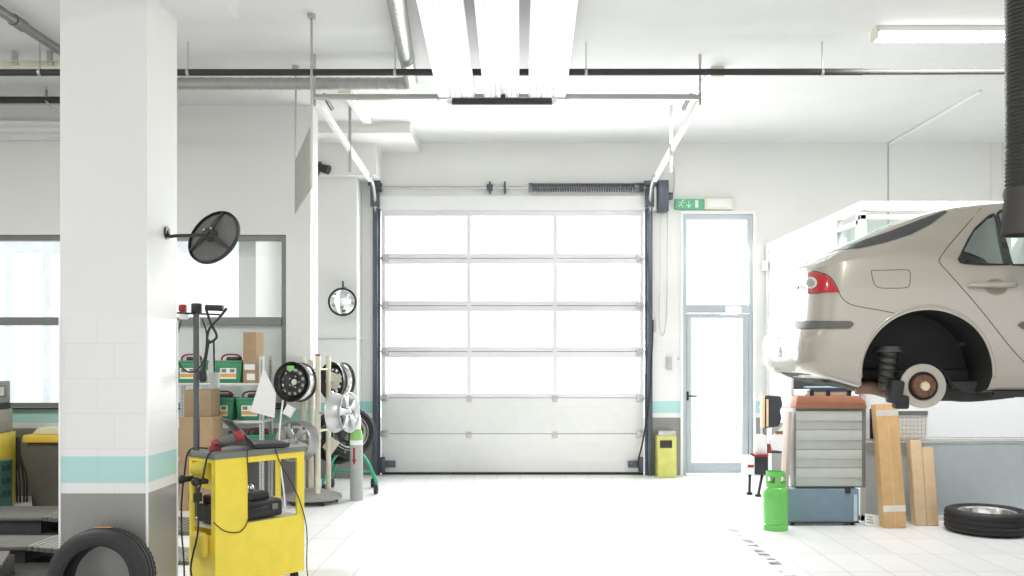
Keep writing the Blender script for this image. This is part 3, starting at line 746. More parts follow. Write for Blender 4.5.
tag(MB().box(W(289, 411, 9.42), (.10, .006, .11), Matrix.Rotation(.5, 3, 'Y'), .001).build('paper_tag', PAPER), 'small white paper tag hanging below the top black rim', 'paper')
tag(MB().tube([W(283, 400, 9.3), W(280, 425, 9.3), W(279, 452, 9.3), W(281, 470, 9.3), W(284, 492, 9.3), V(W(285, 0, 9.3).x, 9.3, .005)], .009, 6, 6).build('white_hose', WHITE), 'thin white hose hanging left of the dull grey rim', 'hose')

# green tyre rack with two tyres
t = thing('tyre_rack', 'turquoise tubular tyre rack on castors behind the gas cylinder', 'rack', (-1.93, 10.55, 0))
for px, px2, Y in ((346, 324, 10.35), (352, 376, 10.35), (348, 332, 10.85), (354, 373, 10.85)):
    a = W(px, 452, Y); b_ = W(px2, 470, Y); 
    MB().tube([a, (a + b_) / 2 + V(0, 0, .05), V(b_.x, Y, .16), V(b_.x, Y, .08)], .018, 8, 5).build('leg', TURQ, t)
    MB().cyl((b_.x - .02, Y, .055), (b_.x + .02, Y, .055), .055).cyl((b_.x - .025, Y, .055), (b_.x + .025, Y, .055), .022).build('castor', BLACK, t)
q = MB()
for px in (343, 353): q.cyl(W(px, 452, 10.35), V(W(px, 0, 10.35).x, 10.85, W(0, 452, 10.35).z), .016)
for z in (.2,): q.cyl((W(330, 0, 10.85).x, 10.85, z), (W(372, 0, 10.85).x, 10.85, z), .014)
q.build('cross_bar', TURQ, t)
for px, py, Y, R, n, lab in ((349, 432, 10.45, .30, V(.45, -.89, 0), 'black tyre standing on tyre rack, partly behind gas cylinder'), (338, 437, 10.72, .32, V(-.2, -.97, 0), 'black tyre at back of tyre rack, behind wheel stand')):
    c = W(px, py, Y)
    t2 = thing('tyre', lab, 'tyre', M=face_to(c, n))
    tyre_mb(R, .21, .095, 64).build('rubber_casing', RUBBER, t2, local=True)
    rim_barrel(.208, .085).build('rim_edge', CHROME, t2, local=True)
    MB().lathe([(.02, .0), (.1, .03), (.165, .0)], None, 32).build('disc', STEELB, t2, local=True)

# gas cylinder
c = W(356.5, 500, 9.9)
t = thing('gas_cylinder', 'tall grey gas cylinder with green shoulder and white cap', 'gas cylinder', (c.x, 9.9, 0))
r_ = 6.4 * 9.9 / F; zS, zT = W(0, 440, 9.9).z, W(0, 425, 9.9).z
M = Matrix.Translation((c.x, 9.9, 0))
MB().lathe([(.0001, 0), (r_ * .95, 0), (r_, .012), (r_, zS), (.0001, zS)], M, 32).build('body', mat('cylinder_grey', (.40, .42, .40), .4), t)
MB().lathe([(r_ * 1.003, zS - .001), (r_, zS + .03), (r_ * .85, zT - .07), (r_ * .6, zT - .03), (.0001, zT - .02)], M, 32).build('shoulder', mat('shoulder_green', (.25, .52, .16), .4), t)
MB().lathe([(r_ * 1.02, zS - .05), (r_ * 1.02, zS + .0), (r_ * 1.0, zS)], M, 32).build('white_band', WHITE, t)
MB().lathe([(r_ * .68, zT - .05), (r_ * .72, zT), (r_ * .72, zT + .07), (r_ * .55, zT + .12), (.0001, zT + .13)], M, 32).build('cap', WHITE, t)
zA = W(0, 447, 9.9).z; q = MB()
for k in range(4):
    pass
def wrap(x, z): a = x / r_ - .2; return V(c.x + (r_ + .0015) * math.sin(a), 9.9 - (r_ + .0015) * math.cos(a), z)
for xs, za, zb, xe in ((.012, zA, zA - .13, .012), (.028, zA - .13, zA - .19, .001)):
    n_ = 4
    for k in range(n_):
        f0, f1 = -1 + 2 * k / n_, -1 + 2 * (k + 1) / n_
        q.poly([wrap(f0 * xs, za), wrap(f1 * xs, za), wrap(f1 * xe, zb), wrap(f0 * xe, zb)])
q.build('arrow_mark', mat('arrow_dark_red', (.28, .02, .05), .5), t)

# ------------------------------------------------------------ steel shelf rack
sx0, sx1 = -3.72, W(271, 0, 9.9).x + .01
t = thing('shelf_rack', 'light grey steel shelf rack under the left window', 'shelf', ((sx0 + sx1) / 2, 9.75, 0))
for x, Y in ((W(261.5, 0, 9.58).x, 9.58), (W(270.5, 0, 9.92).x, 9.92), (sx0, 9.58), (sx0, 9.92)):
    q = MB().bx(x - .022, x + .022, Y - .004, Y, 0, 1.58).bx(x + .018, x + .022, Y - .0, Y + .03, 0, 1.58)
    up = q.build('upright', mat('rack_grey', (.62, .63, .62), .4, .3), t)
    q = MB()
    for k in range(60): q.bx(x - .008, x + .008, Y - .0055, Y - .0035, .05 + k * .025, .062 + k * .025)
    q.build('slots', DARKSTEEL, up)
SHZ = [W(0, y, 9.58).z for y in (383, 420.5, 458)]
for z in SHZ: MB().bx(sx0, W(263, 0, 9.58).x, 9.56, 9.94, z - .03, z, .004).build('shelf_board', MATS['rack_grey'], t)

def battery_box(label, loc):
    t = thing('battery_box', label, 'box', loc, group='green boxes on the shelf rack')
    q = MB().prism([(-.125, 0), (.125, 0), (.145, .19), (.145, .215), (-.145, .215), (-.145, .19)], .22, Matrix.Translation((0, .11, 0)) @ Matrix.Rotation(PI / 2, 4, 'X'), .012)
    q.build('box_body', GREENP, t, local=True)
    MB().box((0, 0, .225), (.30, .23, .03), None, .01).build('lid_rim', GREENP, t, local=True)
    MB().tube([V(-.1, -.02, .235), V(-.09, -.02, .28), V(-.04, -.02, .302), V(.05, -.02, .302), V(.1, -.02, .28), V(.11, -.02, .235)], .011, 6, 4).build('handle', RED, t, local=True)
    MB().box((.03, .0, .255), (.14, .12, .05), None, .012).build('cap_block', BLACK, t, local=True)
    lb = MB().box((0, -.114, .1), (.17, .006, .115), Matrix.Rotation(.0, 3, 'X')).build('label', PAPER, t, local=True)
    MB().box((0, -.1185, .08), (.165, .003, .036)).build('orange_stripe', mat('label_amber', (.72, .40, .06), .5), lb, local=True)
    MB().box((-.045, -.1185, .13), (.05, .003, .035)).box((.045, -.1185, .13), (.05, .003, .035)).build('printed_squares', GREYTOP, lb, local=True)
    return t
b0 = battery_box('green box with red handle on top shelf beside tall carton', (W(231, 0, 9.72).x, 9.74, SHZ[0]))
for px, k, lab in ((191, 0, 'green box on top shelf behind the cart pole'), (222.5, 1, 'green box with amber label on middle shelf'), (252, 1, 'green box on middle shelf partly behind white sheet'), (258, 2, 'green box on low shelf behind the laptop')):
    dup(b0, Matrix.Translation((W(px, 0, 9.72).x, 9.74, SHZ[k])), lab)
def carton(name, label, x0, x1, y0, y1, z0, z1, m, tape=True, rz=0, flaps=False, cat='box'):
    t = thing(name, label, cat, ((x0 + x1) / 2, (y0 + y1) / 2, z0), rz)
    wx, wy, h = x1 - x0, y1 - y0, z1 - z0
    MB().box((0, 0, h / 2), (wx, wy, h), None, .004).build('carton_body', m, t, local=True)
    q = MB().bx(-wx / 2, wx / 2, -.001, .001, h - .002, h + .0015).bx(-wx / 2 - .0008, -wx / 2 + .002, -.001, .001, 0, h); q.build('seam', mat('carton_seam', (.2, .13, .07), .8), t, local=True)
    if tape: MB().bx(-wx / 2 - .001, wx / 2 + .001, -wy / 2 - .0012, -wy / 2 + .002, h * .12, h * .2).build('tape', TAPE, t, local=True); MB().bx(-wx / 2 - .001, wx / 2 + .001, -wy / 2 - .0012, -wy / 2 + .002, h * .88, h * .93).build('tape', TAPE, t, local=True)
    return t
a, b = W(244, 382, 9.6), W(258, 332, 9.6)
t = carton('carton', 'tall narrow brown carton standing on top shelf of rack', a.x, b.x, 9.6, 9.78, SHZ[0], b.z, CARD, False, -.18)
MB().bx(-.06, .06, -.093, -.089, .14, .2).bx(-.03, .06, -.093, -.089, .03, .1).build('shipping_label', PAPER, t, local=True)
a, b = W(179, 511, 9.2), W(212.5, 417, 9.2)
carton('carton', 'large brown carton standing on floor between pillar and yellow cart', a.x, b.x, 9.2, 9.52, 0, b.z, CARD, False)
b2 = W(211, 390, 9.22)
t = carton('carton', 'smaller brown carton on top of the large floor carton', W(184, 0, 9.22).x, b2.x, 9.22, 9.5, b.z, b2.z, mat('cardboard_dark', (.33, .24, .14), .75), False)
MB().bx(.0, .02, -.143, -.139, .11, .13).build('label_spot', PAPER, t, local=True)
# white sheet hanging on the rack
pts = [W(263.5, 368, 9.5), W(276, 393, 9.47), W(274.5, 418, 9.45), W(250, 411.5, 9.5), W(256, 393, 9.49)]
q = MB(); bm = q.bm
f = bm.faces.new([bm.verts.new(p) for p in pts]); rr = bmesh.ops.extrude_face_region(bm, geom=[f])
bmesh.ops.translate(bm, vec=(0, .004, 0), verts=[v for v in rr['geom'] if isinstance(v, bmesh.types.BMVert)])
tag(q.build('paper_sheet', PAPER), 'white paper sheet hanging crooked from the rack upright', 'paper')

# ------------------------------------------------------------ yellow cart
CW, CD, CH = .70, .32, .945
TH = math.radians(50)
N0 = V(-1.98, 5.85, 0)
CM = Matrix.Translation(N0) @ Matrix.Rotation(TH, 4, 'Z') @ Matrix.Translation((CW / 2, CD / 2, 0))
cart = thing('tool_cart', 'yellow steel tool cart with grey top and tall pole', 'cart', M=CM)
hx, hy = CW / 2, CD / 2
def L3(x, y, z): return CM @ V(x, y, z)
MB().box((0, 0, CH - .02), (CW + .02, CD + .02, .04), None, .006).build('worktop', GREYTOP, cart, local=True)
q = MB()
q.bx(-hx, hx, -hy, -hy + .02, 0.06, .46).bx(-hx, -hx + .24, -hy, -hy + .02, .46, .905).bx(hx - .06, hx, -hy, -hy + .02, .46, .905).bx(-hx + .24, hx - .06, -hy, -hy + .02, .865, .905)
q.build('front_panel', YELLOW, cart, local=True)
q = MB()
q.bx(-hx, -hx + .02, -hy + .02, -hy + .05, .06, .905).bx(-hx, -hx + .02, hy - .04, hy, .06, .905).bx(-hx, -hx + .02, -hy + .05, hy - .04, .06, .40).bx(-hx, -hx + .02, -hy + .05, hy - .04, .88, .905)
q.bx(-hx, -hx + .02, -hy + .05, hy - .04, .71, .75)
q.build('left_panel', YELLOW, cart, local=True)
q = MB().bx(hx - .02, hx, -hy + .02, -hy + .05, .06, .905).bx(hx - .02, hx, hy - .04, hy, .06, .905).bx(hx - .02, hx, -hy + .05, hy - .04, .06, .3).bx(hx - .02, hx, -hy + .05, hy - .04, .865, .905)
q.build('right_panel', YELLOW, cart, local=True)
MB().bx(-hx + .02, hx - .02, hy - .02, hy, .06, .45).bx(-hx + .02, hx - .02, hy - .02, hy, .87, .905).bx(.02, .07, hy - .02, hy, .45, .87).build('back_panel', YELLOW, cart, local=True)
MB().bx(-hx + .02, hx - .02, -hy + .02, hy - .02, .44, .458).build('shelf', mat('shelf_pale', (.55, .52, .42), .5), cart, local=True)
for x in (-hx + .05, hx - .05):
    for y in (-hy + .05, hy - .05):
        MB().cyl((x - .015, y, .03), (x + .015, y, .03), .03).cyl((x, y, .03), (x, y, .065), .012).build('castor', BLACK, cart, local=True)
# pole with crossed tools holder
pb = (-hx + .035, hy - .03)
pole = MB().cyl((pb[0], pb[1], .5), (pb[0], pb[1], 1.88), .021).bx(pb[0] - .03, pb[0] + .03, pb[1] - .02, pb[1] + .05, .6, .66).build('pole', mat('pole_grey', (.12, .125, .13), .4, .3), cart, local=True)
MB().box((pb[0], pb[1], 1.90), (.055, .055, .07), None, .008).build('pole_head', BLACK, pole, local=True)
# holder arm with plugs
MB().cyl((pb[0] - .14, pb[1], 1.865), (pb[0] + .2, pb[1], 1.865), .006).build('hook_bar', BLACK, pole, local=True)
# drum, handle knobs, canister on left side
MB().cyl((-hx + .01, -.075, .825), (-hx + .01, .07, .825), .055, seg=24).build('yellow_drum', mat('drum_yellow', (.62, .50, .05), .45), cart, local=True)
MB().box((-hx - .03, -.02, .34), (.06, .17, .17), None, .035, 4).build('yellow_canister', mat('canister_yellow', (.75, .58, .08), .4), cart, local=True)
for y in (-.06, .12):
    MB().cyl((-hx, y, .76), (-hx - .07, y, .76), .02).sph((-hx - .08, y, .76), .03, seg=12).build('knob', BLACK, cart, local=True)
# case lying in the cart
t = thing('tool_case', 'black plastic tool case lying inside the yellow cart', 'case', M=CM @ Matrix.Translation((-.06, .0, .459)))
MB().box((0, 0, .07), (.52, .24, .12), None, .02, 3).build('case_body', BLACK, t, local=True)
MB().box((-.02, .02, .155), (.40, .2, .06), None, .015, 3).build('case_lid', BLACK, t, local=True)
MB().tube([V(-.0, -.12, .08), V(-.0, -.137, .085), V(.12, -.137, .085), V(.12, -.12, .08)], .009, 6).build('case_handle', BLACK, t, local=True)
for x in (-.05, .19): MB().box((x, -.122, .08), (.045, .012, .04), None, .003).build('latch', GREYTOP, t, local=True)
t = thing('pressure_gauge', 'small chrome gauge head on top of black tool case', 'gauge', M=CM @ Matrix.Translation((-.03, -.02, .645)))
MB().cyl((0, 0, -.005), (0, 0, .03), .03, .024).sph((.05, .03, .02), .028, seg=12).cyl((0, 0, .03), (.05, .03, .03), .012).build('gauge_body', CHROME, t, local=True)
# laptop
LM = CM @ Matrix.Translation((.12, .0, CH)) @ Matrix.Rotation(math.radians(-20), 4, 'Z')
t = thing('laptop', 'dark open laptop tilted back on the yellow cart', 'laptop', M=LM)
MB().box((0.02, 0, .018), (.24, .33, .026), None, .005).build('base', BLACK, t, local=True)
MB().box((0.02, 0, .032), (.2, .29, .002)).build('keyboard', CABLEM, t, local=True)
Ms = Matrix.Translation((-.10, 0, .03)) @ Matrix.Rotation(math.radians(-42), 4, 'Y')
q = MB().box((0, 0, .115), (.014, .33, .23), None, .004); q.xf(Ms); sc = q.build('screen', mat('laptop_grey', (.05, .05, .05), .45), t, local=True)
q = MB().box((.008, 0, .115), (.002, .30, .2)); q.xf(Ms); q.build('display', mat('display_dark', (.015, .016, .02), .12), sc, local=True)
# hand tool: angle grinder
p0, p1 = W(215, 447, 6.0), W(243, 434.5, 6.08)
p0.z = max(p0.z, CH + .045)
t = thing('hand_tool', 'red and grey corded hand tool lying on the cart top', 'power tool', V(p0.x, p0.y, CH))
d = (p1 - p0)
MB().tube([p0 + d * u for u in (.12, .2, .4, .6, .72)], lambda u: .024 + .014 * math.sin(min(1, u * 1.1) * PI / 2), 14).build('motor_body', mat('tool_grey', (.13, .135, .135), .45), t)
MB().tube([p0 + d * u for u in (.72, .78, .92, .99, 1.0)], lambda u: .04 - .010 * max(0, u - .7) / .3, 14).build('red_head', RED, t)
MB().tube([p0 + d * u for u in (-.1, .0, .14)], .032, 12).box(p0 + V(.0, .0, -.035), (.075, .05, .06), Matrix.Rotation(TH, 3, 'Z'), .01).build('red_grip', RED, t)
MB().cyl(p0 + d * .5 + V(0, -.0, .03), p0 + d * .55 + V(.0, -.0, .055), .012).build('switch', BLACK, t)
MB().tube([p0 - d * .05, L3(-hx + .06, -.18, CH + .05), L3(-hx - .02, -.12, CH - .0), L3(-hx - .05, -.1, .8), L3(-hx - .07, -.07, .66), L3(-hx - .10, -.12, .45), L3(-hx - .11, -.05, .2), L3(-hx - .10, -.12, .02)], .0065, 6, 6).build('power_cord', CABLEM, t)
tag(MB().tube([L3(-hx + .1, .1, CH + .01), L3(-hx - .01, .14, CH + .005), L3(-hx - .04, .15, .8), L3(-hx - .05, .17, .6), L3(-hx - .06, .15, .4), L3(-hx - .05, .14, .2), L3(-hx - .07, .1, .01)], .006, 6, 6).build('black_cable', CABLEM), 'black cable running down left side of yellow cart', 'cable')
tag(MB().tube([L3(.15, -.1, CH + .01), L3(.1, -hy - .012, CH), L3(.13, -hy - .02, .85), L3(.22, -hy - .025, .7), L3(.3, -hy - .02, .55), L3(hx + .02, -hy - .0, .35), L3(hx + .02, -hy, .1), L3(hx + .03, -hy, .01)], .004, 6, 6).build('thin_cable', CABLEM), 'thin black lead hanging across the cart front to right corner', 'cable')
tag(MB().tube([L3(-.1, -.2, CH + .01), L3(-.12, -hy - .012, CH), L3(-.115, -hy - .012, .8), L3(-.1, -hy - .012, .55), L3(-.16, -hy - .012, .42), L3(-.28, -hy - .012, .43), L3(-hx - .014, -hy - .0, .5)], .004, 6, 6).build('thin_cable', CABLEM), 'thin black lead looping over the cart front column', 'cable')
# things hanging on the pole
hp = CM @ V(pb[0], pb[1], 1.87)
t = thing('air_gun', 'red and black plug with thin cable loop on pole top', 'plug', hp + V(-.08, 0, -.03))
MB().box(hp + V(-.08, -.03, .03), (.05, .05, .05), None, .012).build('red_plug', RED, t)
MB().box(hp + V(-.075, -.03, -.02), (.06, .05, .05), None, .012).build('clear_body', WHITE, t)
MB().tube([hp + V(-.09, -.03, -.05), hp + V(-.13, -.03, -.2), hp + V(-.12, -.03, -.32), hp + V(-.03, -.04, -.4), hp + V(.06, -.04, -.33), hp + V(.08, -.03, -.15), hp + V(.05, -.03, -.04)], .006, 6, 6).build('loop_cable', CABLEM, t)
hq = hp + V(.12, -.02, 0)
t = thing('lead_lamp', 'knotted black cable with grey lamp hanging from the pole', 'lamp', hq + V(0, 0, -.6))
MB().cyl(hq + V(-.05, 0, .035), hq + V(.07, 0, .03), .02).tube([hq + V(-.05, 0, .03), hq + V(-.01, -.02, -.07), hq + V(.03, -.02, -.16), hq + V(-.03, -.02, -.2), hq + V(-.02, -.02, -.11), hq + V(.05, -.02, -.03), hq + V(.09, 0, .03)], .009, 7, 6).build('knotted_cable', CABLEM, t)
MB().tube([hq + V(-.02, -.02, -.18), hq + V(-.05, -.02, -.36), hq + V(-.06, -.02, -.40)], .007, 6, 5).tube([hq + V(.01, -.02, -.18), hq + V(.015, -.02, -.36), hq + V(.015, -.02, -.40)], .007, 6, 5).build('drop_cable', CABLEM, t)
MB().cyl(hq + V(.015, -.02, -.50), hq + V(.015, -.02, -.40), .03, .034).build('grey_canister', mat('canister_grey', (.42, .43, .42), .4), t)
MB().box(hq + V(-.06, -.02, -.42), (.05, .04, .08), None, .012).build('black_socket', BLACK, t)

# ------------------------------------------------------------ left corner: machine, bin, ramps
x1 = W(15, 0, 9.58).x
t = thing('balancing_machine', 'yellow workshop machine with grey display head at left edge', 'machine', (x1 - .35, 9.3, 0))
zA, zB, zC, zD = (W(0, y, 9.0).z for y in (382, 405, 411, 436))
MB().bx(x1 - .9, x1, 9.0, 9.6, .02, zD, .01).build('body', YELLOW, t)
MB().bx(x1 - .9, x1 + .0, 8.99, 9.55, zD, zC - .0, .02).box((x1 - .1, 9.0, zD + .08), (.14, .06, .05), None, .015).build('tray', mat('tray_beige', (.42, .41, .34), .5), t)
MB().bx(x1 - .9, x1, 9.0, 9.5, zC, zB).build('dark_band', BLACK, t)
MB().bx(x1 - .9, x1, 9.02, 9.5, zB, zA, .015).build('display_head', mat('head_grey', (.33, .33, .31), .5), t)
a, b = W(1, 399, 9.0), W(7, 386, 9.0)
sc = MB().bx(x1 - .01, x1 + .006, 9.1, 9.42, a.z, b.z, .004).build('display', GREYTOP, t)
MB().bx(x1 + .004, x1 + .009, 9.13, 9.27, a.z + .02, b.z - .02).build('green_symbol', GREENP, sc); MB().bx(x1 + .004, x1 + .009, 9.29, 9.36, a.z + .02, b.z - .02).build('white_symbol', PAPER, sc)
t = thing('crate', 'dark green plastic crate in front of the yellow machine', 'crate', (x1 - .35, 8.86, 0))
za, zb = W(0, 506, 8.8).z, W(0, 461, 8.8).z
q = MB().bx(x1 - .7, W(13, 0, 8.97).x, 8.75, 8.97, 0, zb, .012)
q.build('crate_body', mat('crate_green', (.02, .085, .06), .5), t)
q = MB(); xr = W(13, 0, 8.97).x
for k in range(4):
    for j in range(3): q.bx(xr - .09 - k * .13, xr - .03 - k * .13, 8.742, 8.752, zb - .1 - j * .13, zb - .04 - j * .13, .002)
for k in range(2):
    for j in range(3): q.bx(xr - .002, xr + .006, 8.78 + k * .09, 8.84 + k * .09, zb - .1 - j * .13, zb - .04 - j * .13, .002)
q.build('crate_grid', mat('crate_hole', (.012, .04, .03), .6), t)
t = thing('cable_bundle', 'bundle of black hoses hanging between machine and bin', 'hose', V(x1 + .1, 9.1, 0))
for k, px in enumerate((17, 20, 24, 27)):
    MB().tube([W(16.5 + k, 437, 9.62), W(17 + k, 455, 9.62), W(px - 1, 475, 9.62), W(px, 490, 9.62), V(W(px, 0, 9.62).x, 9.62, .02)], .011, 7, 6).build('hose', RUBBER, t)
a, b = W(24, 0, 9.3), W(75, 0, 9.3)
zt_ = W(0, 440, 9.3).z
t = thing('waste_container', 'dark waste bin with yellow lid left of white pillar', 'bin', ((a.x + b.x) / 2, 9.55, 0))
q = MB().prism([(a.x + .05, 0), (b.x - .05, 0), (b.x, zt_), (a.x, zt_)], .5, Matrix.Translation((0, 9.85, 0)) @ Matrix.Rotation(PI / 2, 4, 'X'), .02)
q.build('container_body', mat('bin_brown_grey', (.075, .068, .055), .6), t)
LID = mat('lid_yellow', (.62, .42, .04), .4)
MB().bx(a.x - .02, b.x + .02, 9.3, 9.87, zt_ - .03, zt_ + .05, .015).build('lid', LID, t)
MB().prism([(a.x + .03, 0), (b.x - .03, 0), (b.x - .12, .07), (a.x + .10, .07)], .42, Matrix.Translation((0, 9.8, zt_ + .05)) @ Matrix.Rotation(PI / 2, 4, 'X'), .01).build('lid_top', mat('lid_pale', (.55, .55, .36), .35), t)

RIBS = bpy.data.materials.new('ribbed_plate'); nt, b_ = nodes_of(RIBS)
g = nt.nodes.new('ShaderNodeNewGeometry'); wv = nt.nodes.new('ShaderNodeTexWave'); wv.inputs['Scale'].default_value = 6.5; wv.bands_direction = 'X'
nt.links.new(g.outputs['Position'], wv.inputs['Vector']); bp = nt.nodes.new('ShaderNodeBump'); bp.inputs['Strength'].default_value = 1; bp.inputs['Distance'].default_value = .03
nt.links.new(wv.outputs['Fac'], bp.inputs['Height']); nt.links.new(bp.outputs['Normal'], b_.inputs['Normal'])
b_.inputs['Base Color'].default_value = (.22, .21, .19, 1); b_.inputs['Metallic'].default_value = .3; b_.inputs['Roughness'].default_value = .45
def runway(label, ya, yb, h, pxm, pxe):
    xm = (pxm - CX) * ya / F; xe = (pxe - CX) * ya / F
    t = thing('lift_runway', label, 'ramp', (-4.6, (ya + yb) / 2, 0), group='lift runways on the floor')
    MB().bx(-7.5, xm, ya, yb, h - .03, h, .004).build('deck_plate', PLATE, t)
    MB().bx(-7.5, xm - .02, ya + .02, yb - .02, .012, h - .03).build('side_beam', CONC, t)
    M = Matrix.Translation((0, yb, 0)) @ Matrix.Rotation(PI / 2, 4, 'X')
    MB().prism([(xm + .005, h - .03), (xm + .005, h), (xe, .02), (xe, .0), (xe - .1, .0)], yb - ya, M).build('ribbed_ramp', RIBS, t)
    q = MB()
    n = 34
    for k in range(n):
        u = (k + .5) / n; x = xm + (xe - xm) * u; z = h + (.02 - h) * u
        q.box((x, (ya + yb) / 2, z + .002), (.014, yb - ya - .02, .008), Matrix.Rotation(math.atan2(h - .02, xe - xm), 3, 'Y'))
    q.build('ramp_ribs', STEEL, t)
runway('far grey lift runway with ribbed ramp, beside the dark bin', 7.93, 8.54, .16, 42, 196)
runway('near grey lift runway with ribbed ramp, left behind pillar', 6.8, 7.24, .14, 26, 194)
tag(MB().bx(-7.5, -3.05, 5.75, 8.7, 0, .012).build('dark_floor_sheet', CONC), 'thin dark sheet on floor beneath the lift runways', 'plate')  # flat dark layer over the floor under and around the runways
pz = W(18, 549, 7.5)
tag(MB().prism([(-4.05, .012), (-3.62, .012), (-3.85, .075)], .25, Matrix.Translation((0, 7.75, 0)) @ Matrix.Rotation(PI / 2, 4, 'X'), .003).build('steel_wedge', PLATE), 'small grey steel wedge lying between the two lift runways', 'wedge')
t = thing('lift_trough', 'low dark box with grey cover plate at bottom left corner', 'box', (-4, 6.35, .012))
MB().bx(-4.6, W(15, 0, 6.5).x, 6.1, 6.5, .012, .15, .006).build('trough_body', CONC, t)
MB().prism([(-4.6, 6.08), (W(3, 0, 6.1).x, 6.08), (W(10, 0, 6.52).x, 6.52), (-4.6, 6.52)], .02, Matrix.Translation((0, 0, .15)), .003).build('cover_plate', PLATE, t)

# ------------------------------------------------------------ glazed booth (right)
t = thing('glazed_booth', 'white framed glazed office booth standing behind the lifted car', 'booth', (5.0, 10, 0))
BX, BY, BZ = 3.27, 8.65, 3.07
POST = mat('booth_frame_white', (.78, .79, .78), .4)
q = MB()
for x in (BX, 3.95, 4.75, 5.6, 6.4): q.bx(x, x + .06, BY, BY + .06, .0 if x == BX else 1.95, BZ - .09, .004)
q.bx(BX, 6.94, BY - .01, BY + .07, BZ - .09, BZ, .004).bx(BX, 6.94, BY, BY + .06, 2.9, 2.94).bx(BX, 6.94, BY + .01, BY + .05, .765, .79).bx(BX, 6.94, BY, BY + .06, 1.95, 2.0).bx(BX, 6.94, BY, BY + .06, 0, .05)
q.build('front_frame', POST, t)
q = MB()
for y in (BY + .06, 9.3, 11.9): q.bx(BX, BX + .06, y, y + .06, 0, BZ - .09, .004)
q.bx(BX, BX + .06, BY + .06, 11.98, BZ - .09, BZ).bx(BX, BX + .06, BY + .06, 9.3, 2.86, 2.9).bx(BX, BX + .06, BY + .06, 11.98, .75, .8).bx(BX, BX + .06, BY + .06, 11.98, 0, .05)
q.build('side_frame', POST, t)
MB().bx(BX + .06, 6.94, BY + .02, BY + .04, .05, .75).build('lower_panel', GREYPANEL, t, label='grey-blue lower panel')
MB().bx(BX + .06, 6.94, BY + .02, BY + .04, .80, 1.95).build('white_panel', frosted_mat('panel_white', (.9, .91, .92), .5), t, label='white middle panel')
MB().bx(BX + .06, 6.94, BY + .02, BY + .03, 2.0, 2.9).build('upper_pane', GLASSM, t, label='glass upper pane')
MB().bx(BX + .02, BX + .03, 9.36, 11.9, .8, 2.98).build('side_panel', frosted_mat('booth_white_film', (.9, .9, .9), .3), t, label='white side panel')
MB().bx(BX + .02, BX + .03, BY + .12, 9.3, .8, 2.86).build('side_pane', GLASSM, t, label='glass side pane')
area('booth_fill_light', (5.1, 10.2, 2.95), (0, 0, 0), 2.4, .5, 60)  # unseen area light added inside the booth to whiten its panels
MB().bx(BX + .015, BX + .035, 9.8, 9.82, 2.0, 2.86).build('panel_joint', STEEL, t)
MB().bx(BX - .06, BX, 11.85, 11.95, 2.72, 2.84, .008).build('wall_clip', TRIMW, t)

# calendar on booth front
a, b = W(897, 439.5, 8.62), W(928, 411, 8.62)
t = thing('wall_calendar', 'white wall calendar with date grid on the booth front', 'calendar', V((a.x + b.x) / 2, 8.63, a.z))
MB().bx(a.x, b.x, 8.63, 8.648, a.z, b.z).build('sheet', PAPER, t)
MB().bx(a.x, b.x, 8.622, 8.632, b.z - .04, b.z).build('header_strip', GREYTOP, t)
q = MB()
for k in range(8): x = a.x + .02 + (b.x - a.x - .04) * k / 7; q.bx(x - .001, x + .001, 8.627, 8.63, a.z + .02, b.z - .06)
for k in range(6): z = a.z + .02 + (b.z - a.z - .08) * k / 5; q.bx(a.x + .02, b.x - .02, 8.627, 8.63, z - .001, z + .001)
q.build('date_grid', STEEL, t)
a, b = W(871.5, 439, 8.6), W(880, 409, 8.6)
t = thing('notice_frame', 'narrow dark notice board with white slips beside the calendar', 'notice board', V(a.x, 8.63, a.z))
MB().bx(a.x, b.x + .05, 8.63, 8.648, a.z, b.z, .003).build('board', BLACK, t)
q = MB()
for k in range(5): z = a.z + .02 + k * .05; q.bx(a.x + .03, b.x + .02, 8.625, 8.631, z, z + (.05 if k == 0 else .012))
q.build('slips', PAPER, t)

# ------------------------------------------------------------ tool cabinet
cx0, cx1, cy0, cy1 = W(796, 0, 8.43).x, W(869, 0, 8.43).x - .02, 8.43, 8.63
cx1 = 3.25
zT = W(0, 408.5, 8.43).z; zM = W(0, 487, 8.43).z
t = thing('drawer_cabinet', 'grey drawer cabinet with terracotta lid below the car rear', 'cabinet', ((cx0 + cx1) / 2, 8.52, 0))
MB().bx(cx0, cx1, cy0 + .02, cy1, zM - .01, zT, .006).build('cabinet_body', mat('cabinet_side_grey', (.24, .25, .245), .45), t)
dx1 = W(862, 0, 8.43).x
for ya, yb in ((411, 430), (430, 449.5), (449.5, 468), (468, 486.5)):
    z1, z0 = W(0, ya, 8.43).z, W(0, yb, 8.43).z
    d = MB().bx(cx0 + .002, dx1, cy0, cy0 + .022, z0 + .002, z1 - .002, .003).build('drawer', GREYCAB, t)
    MB().bx(cx0 + .014, dx1 - .002, cy0 - .006, cy0 + .004, z0 + .075, z0 + .088, .002).build('grip_strip', STEEL, d)
zR = W(0, 396, 8.43).z
q = MB().prism([(cx0 - .005, 0), (cx1 + .0, 0), (cx1 - .02, .07), (cx1 - .07, zR - zT), (cx0 + .01, zR - zT)], .2, Matrix.Translation((0, 8.62, zT)) @ Matrix.Rotation(PI / 2, 4, 'X'), .008)
q.bx(cx0 + .0, cx1 - .03, 8.412, 8.422, zT + .05, zT + .062)
q.build('lid', RUST, t)
bx0_, bx1_ = W(787, 0, 8.4).x, W(859, 0, 8.4).x
zb1, zb0 = W(0, 488, 8.4).z, W(0, 524, 8.4).z + .01
bd = MB().bx(bx0_, bx1_, 8.40, 8.62, zb0, zb1 - .01, .006).build('base_drawer', BLUECAB, t, label='blue base drawer')
